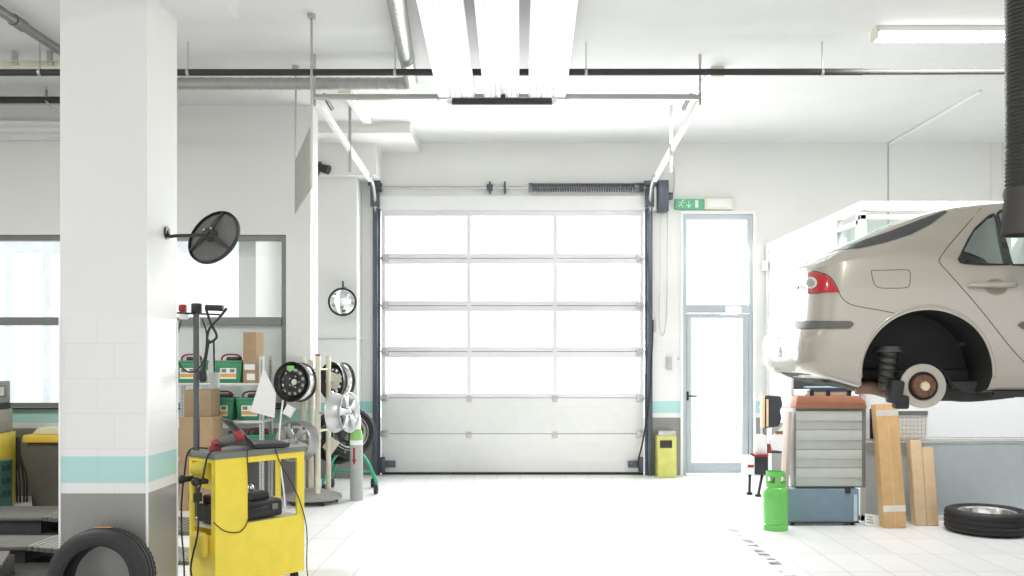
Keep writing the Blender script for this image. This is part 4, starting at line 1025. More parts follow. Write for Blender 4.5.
MB().bx(bx1_ - .05, bx1_ - .02, 8.39, 8.401, zb0 + .02, zb1 - .06).build('grip_strip', PALEBLUE, bd)
MB().bx(bx0_, bx1_, 8.395, 8.405, zb0 + .0, zb0 + .012).bx(bx1_ - .13, bx1_ - .08, 8.395, 8.405, zb1 - .05, zb1 - .0).build('lock_plate', BLACK, bd)
for x in (bx0_ + .06, bx1_ - .05):
    for y in (8.44, 8.58): MB().cyl((x - .015, y, .03), (x + .015, y, .03), .03).cyl((x, y, .03), (x, y, zb0 + .01), .012).build('castor', BLACK, t)
# tilted board left of the cabinet
M = Matrix.Translation((W(790, 0, 8.35).x - .015, 8.40, zb1 - .005)) @ Matrix.Rotation(math.radians(3), 4, 'Y')
q = MB().box((0, .08, .36), (.035, .16, .72), None, .004); q.xf(M)
tag(q.build('tilted_board', mat('board_pinkish', (.62, .50, .45), .6)), 'narrow pinkish board standing tilted against cabinet left side', 'board')
# screen and pale blue stand on top
zL = zR
t = thing('monitor', 'dark grey flat monitor on the cabinet under the car bumper', 'monitor', (2.7, 8.58, zL))
a, b = W(792, 395, 8.56), W(838, 366, 8.56)
MB().bx(a.x, b.x, 8.55, 8.58, zL + .06, b.z, .006).build('screen', mat('screen_slate', (.085, .10, .11), .35), t)
MB().bx(a.x - .012, a.x + .012, 8.545, 8.585, zL, b.z, .004).build('white_edge', WHITE, t)
MB().bx((a.x + b.x) / 2 - .08, (a.x + b.x) / 2 + .08, 8.51, 8.6, zL, zL + .015).bx((a.x + b.x) / 2 - .02, (a.x + b.x) / 2 + .02, 8.56, 8.59, zL, zL + .1).build('monitor_foot', BLACK, t)
t = thing('parts_tray', 'pale blue metal tray frame on top of cabinet lid', 'tray', (2.95, 8.5, zL))
q = MB().bx(W(806, 0, 8.45).x, W(858, 0, 8.45).x, 8.43, 8.53, zL + .075, zL + .09, .003)
q.tube([V(W(862, 0, 8.45).x, 8.46, zL), V(W(855, 0, 8.45).x, 8.46, zL + .1), V(W(854, 0, 8.45).x, 8.46, zL + .13)], .018, 8).tube([V(W(836.5, 0, 8.45).x, 8.47, zL + .09), V(W(835, 0, 8.45).x, 8.47, zL + .18)], .013, 8)
q.build('tray_frame', PALEBLUE, t)
MB().bx(W(811, 0, 8.45).x, W(852, 0, 8.45).x, 8.44, 8.52, zL + .04, zL + .075, .003).build('tray_box', DARKSTEEL, t)
MB().bx(W(813, 0, 8.45).x, W(845, 0, 8.45).x, 8.45, 8.51, zL, zL + .038, .003).build('carton_row', CARDP, t)
for px in (811.5, 828, 849): MB().bx(W(px - 2, 0, 8.45).x, W(px + 2, 0, 8.45).x, 8.44, 8.52, zL, zL + .05).build('divider', BLACK, t)

# ------------------------------------------------------------ green gas bottle
c = W(775.5, 0, 8.22)
t = thing('gas_bottle', 'small bright green gas bottle on floor left of cabinet', 'gas bottle', (c.x, 8.22, 0))
M = Matrix.Translation((c.x, 8.22, 0)); r_ = .112
MB().lathe([(.0001, .03), (r_ * .8, .03), (r_, .07), (r_, .33), (r_ * .93, .37), (r_ * .7, .40), (.03, .41), (.0001, .41)], M, 40).build('body', GREENB, t)
MB().lathe([(r_ * .99, 0), (r_ * 1.02, 0), (r_ * 1.0, .05), (r_ * .9, .06), (r_ * .88, .05), (r_ * .95, .04)], M, 40, True).build('foot_ring', GREENB, t)
sk = lambda i, k: i in (1,) and (k % 20) in (3, 4, 5, 6, 7, 12, 13, 14, 15, 16)
MB().lathe([(r_ * .78, .385), (r_ * .78, .43), (r_ * .77, .49), (r_ * .78, .53), (r_ * .74, .53), (r_ * .73, .49), (r_ * .74, .43), (r_ * .74, .385)], M, 40, True, None, lambda i, k: i in (1, 5) and (k % 20) in (2, 3, 4, 5, 6, 7, 12, 13, 14, 15, 16, 17)).build('collar', GREENB, t)
MB().cyl((c.x, 8.22, .40), (c.x, 8.22, .47), .025).cyl((c.x - .035, 8.22, .455), (c.x + .05, 8.22, .455), .014).build('valve', mat('valve_brass', (.35, .27, .12), .35, .8), t)

# ------------------------------------------------------------ folding stand with hung bags (between door and booth)
Y = 10.4
t = thing('folding_stand', 'thin white folding stand with black legs beside the glazed door', 'stand', (W(764, 0, Y).x, Y, 0))
q = MB()
for px in (761.5, 788): q.cyl(V(W(px, 0, Y).x, Y, .55), V(W(px, 0, Y).x, Y, W(0, 392, Y).z), .012)
for y in (397, 407): q.cyl(W(759, y, Y), W(790, y, Y), .011)
q.build('stand_frame', WHITE, t)
for a, b in ((W(767, 450, Y), V(W(757, 0, Y - .2).x, Y - .25, .012)), (W(750, 470, Y), V(W(745, 0, Y + .1).x, Y - .1, .012)), (W(787, 450, Y), V(W(786, 0, Y).x, Y + .3, .012))):
    lg = MB().cyl(a, b, .016).build('leg', BLACK, t)
    MB().cyl(b - V(0, 0, .01), b + V(0, 0, .012), .035, seg=12).build('foot', RUBBER, lg)
MB().cyl(W(765, 452, Y), W(789, 452, Y), .014).cyl(W(749, 471, Y), W(768, 455, Y), .012).build('cross_bar', BLACK, t)
q = MB().prism([(0, 0), (.17, .02), (.20, .12), (.18, .2), (.21, .27), (.19, .37), (.02, .38), (0, .2)], .1, Matrix.Translation((W(763, 0, Y).x, Y + .03, W(0, 428, Y).z)) @ Matrix.Rotation(PI / 2, 4, 'X'), .02)
b_ = q.build('black_bag', mat('bag_charcoal', (.04, .042, .048), .7)); tag(b_, 'black soft bag hanging from the top bar of folding stand', 'bag')
MB().bx(W(760.5, 0, Y).x, W(763, 0, Y).x, Y - .08, Y + .02, W(0, 427, Y).z, W(0, 397, Y).z, .004).bx(W(764.5, 0, Y).x, W(766.5, 0, Y).x, Y - .085, Y - .06, W(0, 426, Y).z, W(0, 399, Y).z).build('orange_edge', CARDP, b_)
ROOTM[b_.name]
q = MB().prism([(0, .02), (.12, 0), (.27, .12), (.27, .4), (.22, .42), (.1, .25), (-.02, .14)], .07, Matrix.Translation((W(768, 0, Y).x, Y - .09, W(0, 450, Y).z)) @ Matrix.Rotation(PI / 2, 4, 'X'), .015)
b_ = q.build('white_bag', PAPER); tag(b_, 'crumpled white bag hanging below the black bag on stand', 'bag')
MB().prism([(.16, .01), (.25, .1), (.26, .2), (.23, .18)], .01, Matrix.Translation((W(768, 0, Y).x, Y - .162, W(0, 450, Y).z)) @ Matrix.Rotation(PI / 2, 4, 'X')).bx(W(768, 0, Y).x + .04, W(768, 0, Y).x + .14, Y - .17, Y - .155, W(0, 433, Y).z, W(0, 430, Y).z).build('brown_flap', mat('flap_brown', (.22, .11, .06), .7), b_)
t = thing('carton', 'white and black carton with red print hung low on stand', 'box', (W(754, 0, Y).x, Y - .15, W(0, 475, Y).z))
a, b = W(744, 474, Y - .15), W(753.5, 456, Y - .15)
MB().bx(a.x, b.x, Y - .2, Y - .02, a.z, b.z, .004).build('white_half', PAPER, t)
b2 = W(767, 474, Y - .15)
MB().bx(b.x, b2.x, Y - .2, Y - .02, a.z, b.z + .02, .004).build('black_half', BLACK, t)
MB().bx(a.x + .03, b.x - .01, Y - .204, Y - .198, a.z + .08, a.z + .11).bx(b.x, b2.x, Y - .206, Y - .015, b.z + .0, b.z + .022).build('red_print', RED, t)
t = thing('tool_box', 'small white canister with red cap on stand, above carton', 'canister', W(757, 452, Y))
MB().bx(W(753, 0, Y).x, W(764, 0, Y).x, Y - .15, Y - .02, W(0, 454, Y).z, W(0, 434, Y).z, .02).build('canister_body', WHITE, t)
MB().cyl(W(768, 452, Y - .1), W(769.5, 444, Y - .1), .035).build('red_cap', RED, t)

# ------------------------------------------------------------ cartons leaning on the booth
def leaning(label, px0, px1, pyt, pyb, lean, roll, m, dep, tape, Y0=8.30):
    a, b = W(px0, pyb, Y0), W(px1, pyt, Y0 + .12)
    wd = (px1 - px0) * (Y0 + .06) / F; h = b.z / math.cos(lean)
    t = thing('carton', label, 'box', M=Matrix.Translation(((a.x + (px1 - CX) * Y0 / F) / 2, Y0, 0.004)) @ Matrix.Rotation(roll, 4, 'Y') @ Matrix.Rotation(-lean, 4, 'X'))
    MB().box((0, dep / 2, h / 2), (wd, dep, h), None, .004).build('carton_body', m, t, local=True)
    if tape:
        MB().bx(-wd / 2 - .001, wd / 2 + .001, -.0015, .002, h * .13, h * .18).build('tape', TAPE, t, local=True); MB().bx(-wd / 2 - .001, wd / 2 + .001, -.0015, .002, h * .9, h * .95).build('tape', TAPE, t, local=True)
        MB().bx(-.002, .002, -.001, .002, 0, h).build('seam', CARDP, t, local=True)
    else:
        MB().bx(wd / 2 - .002, wd / 2 + .001, .0, dep, 0, h).bx(-wd * .1, -wd * .09, -.0008, .001, 0, h).build('carton_edge', CARDL, t, local=True)
    return t
leaning('tall orange-brown carton with white tape leaning beside the cabinet', 885, 907, 404, 528, .10, -.035, CARDL, .12, True, 8.26)
leaning('slim pale carton leaning on booth, left one of a pair', 916, 927, 440, 527, .11, -.02, CARDP, .10, False, 8.38)
leaning('slim pale carton leaning on booth, right one of a pair', 927.5, 938.5, 447, 527, .11, -.02, mat('cardboard_pale_b', (.78, .58, .36), .7), .10, False, 8.38)
a, b = W(867, 525, 8.3), W(882, 513, 8.3)
t = thing('leaflet', 'small white leaflet with dark print propped at cabinet foot', 'leaflet', M=Matrix.Translation(((a.x + b.x) / 2, 8.36, .003)) @ Matrix.Rotation(-.35, 4, 'X') @ Matrix.Rotation(.15, 4, 'Y'))
MB().box((0, .003, .055), (.13, .006, .11)).build('page', PAPER, t, local=True)
q = MB()
for k in range(3): q.box((-.02, -.0005, .03 + k * .025), (.07 - k * .012, .002, .008))
q.build('print_lines', GREYTOP, t, local=True)

# tyre lying flat, right
c = W(987, 0, 8.12)
t = thing('tyre', 'black tyre with silver rim lying flat on floor at right', 'tyre', (c.x, 8.12, 0))
M = Matrix.Translation((c.x, 8.12, .105))
tyre_mb(.355, .245, .095, 96).xf(M).build('rubber_casing', RUBBER, t)
MB().lathe([(.246, .08), (.242, .082), (.225, .07), (.215, .03), (.205, -.05), (.22, -.09), (.244, -.09), (.246, -.07)], M, 56, True).build('rim_barrel', CHROME, t)
MB().lathe([(.04, -.02), (.1, -.01), (.16, -.03), (.21, -.04)], M, 48).build('rim_disc', ALLOYG, t)

# exhaust hose
t = thing('exhaust_hose', 'black corrugated exhaust hose hanging in front of car window', 'hose', (2.735, 4.9, 2.24))
hx_, hy_ = 2.742, 4.9
n = int((4.42 - 2.46) / .011); 
prof = []
for i in range(n + 1): prof.append((.088 + (.006 if i % 2 else -.002), 2.46 + (4.42 - 2.46) * i / n))
MB().lathe(prof, Matrix.Translation((hx_, hy_, 0)), 32).build('corrugated_hose', mat('hose_black', (.032, .031, .029), .5), t)
MB().lathe([(.10, 2.237), (.114, 2.237), (.105, 2.35), (.098, 2.44), (.102, 2.46), (.096, 2.49), (.08, 2.49), (.085, 2.4), (.098, 2.25)], Matrix.Translation((hx_, hy_, 0)), 32, True).build('nozzle', mat('nozzle_rubber', (.038, .034, .031), .6), t)

# ------------------------------------------------------------ the lifted car
CARM = Matrix.Translation((1.740, 6.165, 1.11)) @ Matrix.Rotation(math.radians(-6), 4, 'Z')
CARI = CARM.inverted()
ST = {  # u: half width, bottom, belt, roof edge height, crown, roof edge half width
    0.0: (.66, .37, .985, 1.015, 1.025, .60), .02: (.735, .36, .99, 1.03, 1.04, .67), .05: (.795, .35, .995, 1.045, 1.055, .72), .085: (.835, .33, 1.0, 1.055, 1.065, .74),
    .15: (.868, .31, 1.015, 1.085, 1.097, .745), .22: (.875, .29, 1.025, 1.105, 1.12, .735), .38: (.878, .26, 1.035, 1.175, 1.195, .705), .66: (.88, .25, 1.035, 1.285, 1.315, .655), .86: (.88, .25, 1.03, 1.345, 1.38, .625),
    1.08: (.88, .25, 1.025, 1.378, 1.418, .61), 1.46: (.88, .25, 1.015, 1.40, 1.445, .60), 1.86: (.88, .25, 1.005, 1.405, 1.45, .60), 2.26: (.88, .25, .995, 1.375, 1.42, .60), 2.61: (.88, .25, .985, 1.25, 1.29, .62),
    3.01: (.88, .25, .965, 1.03, 1.06, .68), 3.36: (.875, .25, .92, .965, 1.0, .70), 3.86: (.86, .24, .84, .885, .92, .68), 4.21: (.82, .24, .74, .80, .83, .62), 4.38: (.74, .26, .64, .71, .735, .54), 4.46: (.62, .30, .57, .63, .645, .44)}
US = sorted(ST)
def sec(u):
    i = max(0, min(len(US) - 2, next((k for k in range(len(US) - 1) if US[k + 1] >= u), len(US) - 2)))
    u0, u1 = US[i], US[i + 1]; t = (u - u0) / (u1 - u0)
    um, up_ = US[max(0, i - 1)], US[min(len(US) - 1, i + 2)]
    r = []
    for k in range(6):
        p0, p1 = ST[u0][k], ST[u1][k]
        m0 = (p1 - ST[um][k]) / max(1e-6, u1 - um) * (u1 - u0); m1 = (ST[up_][k] - p0) / max(1e-6, up_ - u0) * (u1 - u0)
        t2, t3 = t * t, t * t * t
        r.append((2 * t3 - 3 * t2 + 1) * p0 + (t3 - 2 * t2 + t) * m0 + (-2 * t3 + 3 * t2) * p1 + (t3 - t2) * m1)
    return r
def half(u, ins=0.0, floor_=None):
    b, wb, bl, E, T, vr = sec(u)
    b -= ins; E -= ins; T -= ins; vr -= ins * .7
    if floor_: wb = floor_
    h = bl - wb
    c = [(0, wb), (.55 * b, wb), (.88 * b, wb + .012), (.955 * b, wb + .07), (.985 * b, wb + .17), (1.0 * b, wb + .45 * h), (.997 * b, wb + .68 * h), (.985 * b, wb + .86 * h), (.962 * b, bl)]
    x0, z0 = .962 * b, bl
    for f in (.3, .65): c.append((x0 + (vr + .012 - x0) * f + .016 * math.sin(f * PI), z0 + (E - .012 - z0) * f))
    c += [(vr, E), (vr * .8, E + .5 * (T - E)), (vr * .4, E + .88 * (T - E)), (0, T)]
    out = []
    n = len(c)
    for i in range(n - 1):
        p0, p1, p2, p3 = c[max(0, i - 1)], c[i], c[i + 1], c[min(n - 1, i + 2)]
        for k in range(4):
            t = k / 4
            out.append(tuple(.5 * (2 * p1[j] + (p2[j] - p0[j]) * t + (2 * p0[j] - 5 * p1[j] + 4 * p2[j] - p3[j]) * t * t + (3 * p1[j] - p0[j] - 3 * p2[j] + p3[j]) * t ** 3) for j in (0, 1)))
    out.append(c[-1])
    return out
RW = [(.30, .09), (.36, .035), (.42, .0), (.60, .0), (.635, .03), (.70, .042), (.80, .05), (.92, .062), (.99, .075), (1.06, .09), (1.3, .09)]
def rear(wz):
    if wz <= RW[0][0]: return RW[0][1]
    for (a, x), (b, y) in zip(RW, RW[1:]):
        if wz <= b: return x + (y - x) * (wz - a) / (b - a)
    return RW[-1][1]
def deform(p):
    u, v, wz = p
    f = max(0, 1 - u / .75) ** 2
    u2 = u + f * (.06 * (v / .87) ** 2 + rear(wz))
    return (u2, v, wz)
def loft(us, ins=0.0, floor_=None, dfm=True):
    bm = bmesh.new(); rings = []
    for u in us:
        h = half(u, ins, floor_)
        pts = [(u, x, z) for x, z in h] + [(u, -x, z) for x, z in reversed(h[1:-1])]
        rings.append(pts)
    def capr(r, inv):
        c = (r[0][0], 0, sum(p[2] for p in r) / len(r)); o = []
        for s in ((.93, .8, .6, .4, .2)):
            o.append([(p[0], p[1] * s, c[2] + (p[2] - c[2]) * s) for p in r])
        return o, c
    c0, cc0 = capr(rings[0], 0); c1, cc1 = capr(rings[-1], 1)
    allr = list(reversed(c0)) + rings + c1
    vs = [[bm.verts.new(deform(p) if dfm else p) for p in r] for r in allr]
    n = len(vs[0])
    for a, b in zip(vs, vs[1:]):
        for k in range(n): bm.faces.new((a[k], a[(k + 1) % n], b[(k + 1) % n], b[k]))
    e0 = bm.verts.new(deform(cc0) if dfm else cc0); e1 = bm.verts.new(cc1)
    for k in range(n):
        bm.faces.new((e0, vs[0][(k + 1) % n], vs[0][k])); bm.faces.new((e1, vs[-1][k], vs[-1][(k + 1) % n]))
    bmesh.ops.recalc_face_normals(bm, faces=bm.faces)
    return bm
us = [0, .01, .02, .035, .05, .07, .09] + [.11 + .04 * i for i in range(107)] + [4.36, 4.38, 4.40, 4.42, 4.44, 4.46]
us = [u for u in sorted(set(round(x, 4) for x in us)) if u <= 4.46]
bm = loft(us)
bvh_bm = bm.copy(); bmesh.ops.transform(bvh_bm, matrix=CARM, verts=bvh_bm.verts); bvh_bm.normal_update()
BV = BVHTree.FromBMesh(bvh_bm)
CO = V(0, 0, EYE)
def cast(px, py, off=.003):
    for k in range(60):
        d = V((px - CX) / F, 1, -(py + k * .5 - CY) / F).normalized()
        hit = BV.ray_cast(CO, d)
        if hit[0] is not None:
            n = hit[1]
            if n.dot(d) > 0: n = -n
            return hit[0] + n * off
    return None
def onplane(px, py, v):
    d = CARI.to_3x3() @ V((px - CX) / F, 1, -(py - CY) / F); o = CARI @ CO
    return o + d * ((v - o.y) / d.y)
car = thing('car', 'champagne saloon car raised on a lift with rear wheel removed', 'car', M=CARM)
PAINT = bpy.data.materials.new('car_paint_champagne'); nt, b_ = nodes_of(PAINT)
b_.inputs['Base Color'].default_value = (.43, .40, .34, 1); b_.inputs['Metallic'].default_value = .25; b_.inputs['Roughness'].default_value = .36
b_.inputs['Coat Weight'].default_value = 1.0; b_.inputs['Coat Roughness'].default_value = .04
nz = nt.nodes.new('ShaderNodeTexNoise'); nz.inputs['Scale'].default_value = 900
mr = nt.nodes.new('ShaderNodeMapRange'); mr.inputs['To Min'].default_value = .32; mr.inputs['To Max'].default_value = .42
nt.links.new(nz.outputs['Fac'], mr.inputs['Value']); nt.links.new(mr.outputs['Result'], b_.inputs['Roughness'])
UNDER = mat('underbody_black', (.022, .022, .021), .65, bump=.2, scale=25)
SHUT = mat('shut_line_dark', (.05, .045, .035), .6)
RUBSTRIP = mat('rub_strip_grey', (.115, .11, .10), .5)
def raw(bm_, name):
    me = bpy.data.meshes.new(name); bm_.to_mesh(me); bm_.free()
    o = bpy.data.objects.new(name, me); COL.objects.link(o); return o
body = raw(bm, 'body_shell')
cutters = []
ac = onplane(927.5, 372.8, -.87); ar = (onplane(993, 374, -.87) - onplane(862, 374, -.87)).length / 2
FW = 2.72
for du in (0, FW):
    for s in (-1, 1):
        q = MB().cyl((ac.x + du, s * 1.2, ac.z), (ac.x + du, s * .46, ac.z), ar, seg=96)
        q.bx(ac.x + du - ar * .985, ac.x + du + ar * .985, s * 1.2, s * .46, .0, ac.z - .08) if False else None
        cutters.append(raw(q.bm, 'cut'))
cav = loft([.47 + .06 * i for i in range(42)], .055, .80, False); cutters.append(raw(cav, 'cut'))
WIN = [[(959.5, 258.5), (962, 261.8), (966, 262.6), (1003.3, 264), (1008, 264), (993.5, 215.5), (988, 217.5), (975, 230.5)],
       [(1013, 264), (1060, 265.2), (1118, 266.5), (1117, 200), (1060, 204), (1020, 207.5), (1002, 211), (998.5, 214)],
       [(1128, 266.8), (1180, 268), (1262, 271), (1230, 235), (1195, 206), (1170, 199), (1128, 199)]]
def patch(polys, off, m, name, parent=None, grid=4.0, label=None):
    q = MB(); bm_ = q.bm
    for poly in polys:
        t = bmesh.new(); t.faces.new([t.verts.new((x, y, 0)) for x, y in poly])
        xs = [p[0] for p in poly]; yy = [p[1] for p in poly]
        for ax, lo, hi in ((0, min(xs), max(xs)), (1, min(yy), max(yy))):
            k = lo + grid
            while k < hi - .3:
                co_ = V(k, 0, 0) if ax == 0 else V(0, k, 0); no_ = V(1, 0, 0) if ax == 0 else V(0, 1, 0)
                bmesh.ops.bisect_plane(t, geom=list(t.verts) + list(t.edges) + list(t.faces), plane_co=co_, plane_no=no_, dist=1e-4)
                k += grid
        bad = []
        for v in t.verts:
            p = cast(v.co.x, v.co.y, off)
            if p is None: bad.append(v)
            else: v.co = p
        bmesh.ops.delete(t, geom=bad, context='VERTS')
        q._merge(t)
    return q.build(name, m, parent or car, label=label)
def line(pxs, r=.0032, m=None, name='shut_line', sm=5, off=.0, parent=None):
    pts = [cast(x, y, off) for x, y in pxs]; pts = [p for p in pts if p is not None]
    return MB().tube(pts, r * .7, 6, sm).build(name, m or SHUT, parent or car)
def dense(poly, n=6):
    out = []
    for (x0, y0), (x1, y1) in zip(poly, poly[1:] + poly[:1]):
        for k in range(n): out.append((x0 + (x1 - x0) * k / n, y0 + (y1 - y0) * k / n))
    return out
winpts = []
for poly in WIN:
    loc = [CARI @ cast(x, y, 0) for x, y in dense(poly, 3)]
    winpts.append(loc)
    t = bmesh.new(); a = [t.verts.new((p.x, -1.3, p.z)) for p in loc]; f = t.faces.new(a)
    r_ = bmesh.ops.extrude_face_region(t, geom=[f]); bmesh.ops.translate(t, vec=(0, 2.6, 0), verts=[v for v in r_['geom'] if isinstance(v, bmesh.types.BMVert)])
    bmesh.ops.recalc_face_normals(t, faces=t.faces); cutters.append(raw(t, 'cut'))
for ua, ub, hw in ((.36, .92, .50), (2.34, 2.88, .50)):
    cutters.append(raw(MB().bx(ua, ub, -hw, hw, .86, 1.7).bm, 'cut'))
hpnt = CARI @ cast(996, 285.5, 0)
q = MB().sph((hpnt.x, hpnt.y - .085, hpnt.z - .004), .105, (1, 1, .82), 40); cutters.append(raw(q.bm, 'cut'))
for c in cutters:
    md = body.modifiers.new('b', 'BOOLEAN'); md.object = c; md.operation = 'DIFFERENCE'; md.solver = 'EXACT'
dg = bpy.context.evaluated_depsgraph_get()
me = bpy.data.meshes.new_from_object(body.evaluated_get(dg))
body.modifiers.clear(); old = body.data; body.data = me; bpy.data.meshes.remove(old)
for c in cutters:
    d_ = c.data; bpy.data.objects.remove(c); bpy.data.meshes.remove(d_)
me.materials.clear(); me.materials.append(PAINT); me.materials.append(UNDER); me.materials.append(mat('cabin_grey', (.5, .51, .49), .8))
M3 = CARM.to_3x3()
for p in me.polygons:
    c = CARM @ p.center; r_ = BV.find_nearest(c)
    n_ = p.normal
    if r_[3] > .004:
        near_handle = abs(p.center.x - hpnt.x) < .12 and abs(p.center.z - hpnt.z) < .1 and p.center.y < hpnt.y + .03
        inarch = any(abs(math.hypot(p.center.x - ac.x - d, p.center.z - ac.z)) < ar + .01 for d in (0, FW))
        p.material_index = 0 if near_handle else (1 if inarch else 2)
    elif p.center.z < .36 and n_.z < -.93: p.material_index = 1
bm = bmesh.new(); bm.from_mesh(me)
for f in bm.faces: f.smooth = True
for e in bm.edges:
    if len(e.link_faces) == 2: e.smooth = e.calc_face_angle(0) < math.radians(30)
bm.to_mesh(me); bm.free()
body.parent = car; body.name = 'body_shell'
# glass, frames
for poly, loc in zip(WIN, winpts):
    patch([poly], -.006, CARGLASS, 'side_window', grid=6)
    q = MB(); n = len(loc); cx_ = sum(p.x for p in loc) / n; cz_ = sum(p.z for p in loc) / n
    D = dense(poly, 3); mx = sum(p[0] for p in D) / n; my = sum(p[1] for p in D) / n
    fr_ = []
    for (x, y) in D:
        L_ = math.hypot(x - mx, y - my); fr_.append((x + (x - mx) / L_ * 2.4, y + (y - my) / L_ * 2.4))
    inn = [cast(x, y, .003) for x, y in D]; ou = [cast(x, y, .003) for x, y in fr_]; inb = [cast(x, y, -.012) for x, y in D]
    for k in range(n):
        k2 = (k + 1) % n
        q.poly([inn[k], inn[k2], ou[k2], ou[k]]); q.poly([inb[k], inb[k2], inn[k2], inn[k]])
    q.build('window_frame', BLACK, car)
patch([[(1004, 264.5), (1012.5, 264.5), (998, 214.5), (993.8, 215.5)]], .0025, mat('window_divider_grey', (.06, .062, .06), .35), 'window_divider', grid=5)
patch([[(959, 262.8), (966.5, 263), (963, 256), (960, 254.5)]], .004, BLACK, 'corner_trim', grid=3)
# rear window: dark border and pale glass over the top
MINT = mat('rear_glass_pale', (.30, .38, .36), .05, coat=1.0)
FRIT = mat('rear_glass_border', (.055, .057, .058), .12, coat=.6)
patch([[(837, 250.2), (860, 248.2), (885, 242.8), (910, 234.8), (930, 224.8), (948, 211.5), (943, 211.5), (928, 217), (912, 223), (890, 231.5), (865, 240), (848, 246.5)]], .004, FRIT, 'rear_window_border', grid=3)
q = MB(); bm_ = q.bm; grid_ = []
for i in range(25):
    u = .32 + (.94 - .32) * i / 24; row = []
    hw = .60 - .06 * (i / 24)
    for j in range(25):
        v = -hw + 2 * hw * j / 24
        o = CARM @ V(u, v, 3); hit = BV.ray_cast(o, V(0, 0, -1)); row.append(bm_.verts.new(hit[0] + V(0, 0, .004)))
    grid_.append(row)
for a, b in zip(grid_, grid_[1:]):
    for j in range(24): bm_.faces.new((a[j], a[j + 1], b[j + 1], b[j]))
q.build('rear_window', CARGLASS, car)
# windscreen
q = MB(); bm_ = q.bm; grid_ = []
for i in range(20):
    u = 2.28 + .66 * i / 19; row = []
    hw = .55 + .06 * i / 19
    for j in range(21):
        o = CARM @ V(u, -hw + 2 * hw * j / 20, 3); hit = BV.ray_cast(o, V(0, 0, -1)); row.append(bm_.verts.new(hit[0] + V(0, 0, .004)))
    grid_.append(row)
for a, b in zip(grid_, grid_[1:]):
    for j in range(20): bm_.faces.new((a[j], a[j + 1], b[j + 1], b[j]))
q.build('windscreen', CARGLASS, car)
# tail lamp
LRED = mat('lamp_red', (.50, .012, .02), .12, coat=1.0, var=.1)
LCLR = mat('lamp_clear', (.75, .75, .75), .1, coat=1.0)
tl = patch([[(799.5, 294), (800, 281), (788.5, 281.5), (795, 276.5), (804.8, 272.6), (814, 271.8), (824.6, 274.4), (830.8, 278.6), (835, 284.8), (838.6, 292), (818, 293.2), (806, 293.8)]], .006, LRED, 'tail_lamp', grid=2.5)
patch([[(812 + 6.6 * math.cos(a), 283 + 5.8 * math.sin(a)) for a in [2 * PI * k / 20 for k in range(20)]]], .010, LCLR, 'reversing_lens', tl, grid=3)
patch([[(812 + 4.4 * math.cos(a), 283.2 + 3.9 * math.sin(a)) for a in [2 * PI * k / 16 for k in range(16)]]], .0125, mat('lens_grey', (.42, .41, .39), .15, .4), 'lens_core', tl, grid=3)
patch([[(787.5, 283), (799, 282), (798.5, 293.6), (781, 296)]], .006, LCLR, 'clear_lens', tl, grid=2.5)
line([(788, 281), (795, 276), (804.8, 272), (814, 271.2), (824.6, 273.8), (831.2, 278.2), (835.6, 284.6), (839.2, 292)], .004, SHUT, 'lamp_edge', 4, 0, tl)
# seams
line([(838.6, 292), (843, 299), (851, 304.5), (864, 307.5), (876, 309.5), (899, 314)])
line([(779, 296.4), (790, 294.8), (800, 294), (806, 293.8), (818, 293.4), (838.6, 292)], .0028)
line([(772.5, 333), (782, 331), (797, 329.4)], .004)
line([(787.5, 262.3), (800, 258.8), (806, 259), (808, 264), (806, 271)], .0028)
line([(981, 208), (965, 227), (948.6, 246), (940.5, 257.5), (939.2, 260.6), (941, 264.5), (955, 280), (970, 297), (985, 315), (999, 333), (1012, 349), (1024, 362), (1035, 372), (1046, 378), (1060, 388)], .0036)
line([(871.2, 270.8), (872.5, 278), (875, 285), (880, 287.8), (890, 288.2), (905, 287.8), (909.5, 285), (910.2, 278), (909.8, 271.5), (906, 269.8), (890, 270), (873, 270.5), (871.2, 270.8)], .0028, SHUT, 'fuel_flap_gap')
line([(1122, 200), (1123, 266), (1124, 330), (1122, 372), (1112, 388)], .0036)
patch([[(796, 320.8), (850, 321.2), (853.5, 323), (853, 325.5), (849, 328.6), (796, 329.2)]], .008, RUBSTRIP, 'rub_strip', grid=4)
patch([[(1017.5, 325.5), (1021, 321.8), (1110, 321), (1110, 330), (1023, 329.2)]], .008, RUBSTRIP, 'rub_strip', grid=4)
patch([[(779.6, 341), (782.2, 357), (777.6, 357.4), (779, 350)], [(773.6, 337.6), (779.6, 336.6), (780, 338.6), (775, 340)]], .004, BLACK, 'plate_recess', grid=3)
# door handle
a, b = cast(970.5, 285.6, .022), cast(1012.5, 285.2, .02)
q = MB().tube([cast(969, 285.8, .002), a, a.lerp(b, .3) + V(0, -.006, 0), a.lerp(b, .7) + V(0, -.006, 0), b, cast(1014.5, 285.2, .002)], lambda t: .013 + .005 * math.sin(min(1, max(0, (1 - t) * 1.2)) * PI), 10, 5)
q.build('door_handle', PAINT, car)
# wheel arch lip
pts = []
for k in range(33):
    a = math.radians(-4 + 188 * k / 32); p = cast(927.5 + 66.8 * math.cos(a), 372.8 - 66.8 * math.sin(a), -.004)
    if p: pts.append(p)
MB().tube(pts, .010, 10, 2).build('arch_lip', PAINT, car)
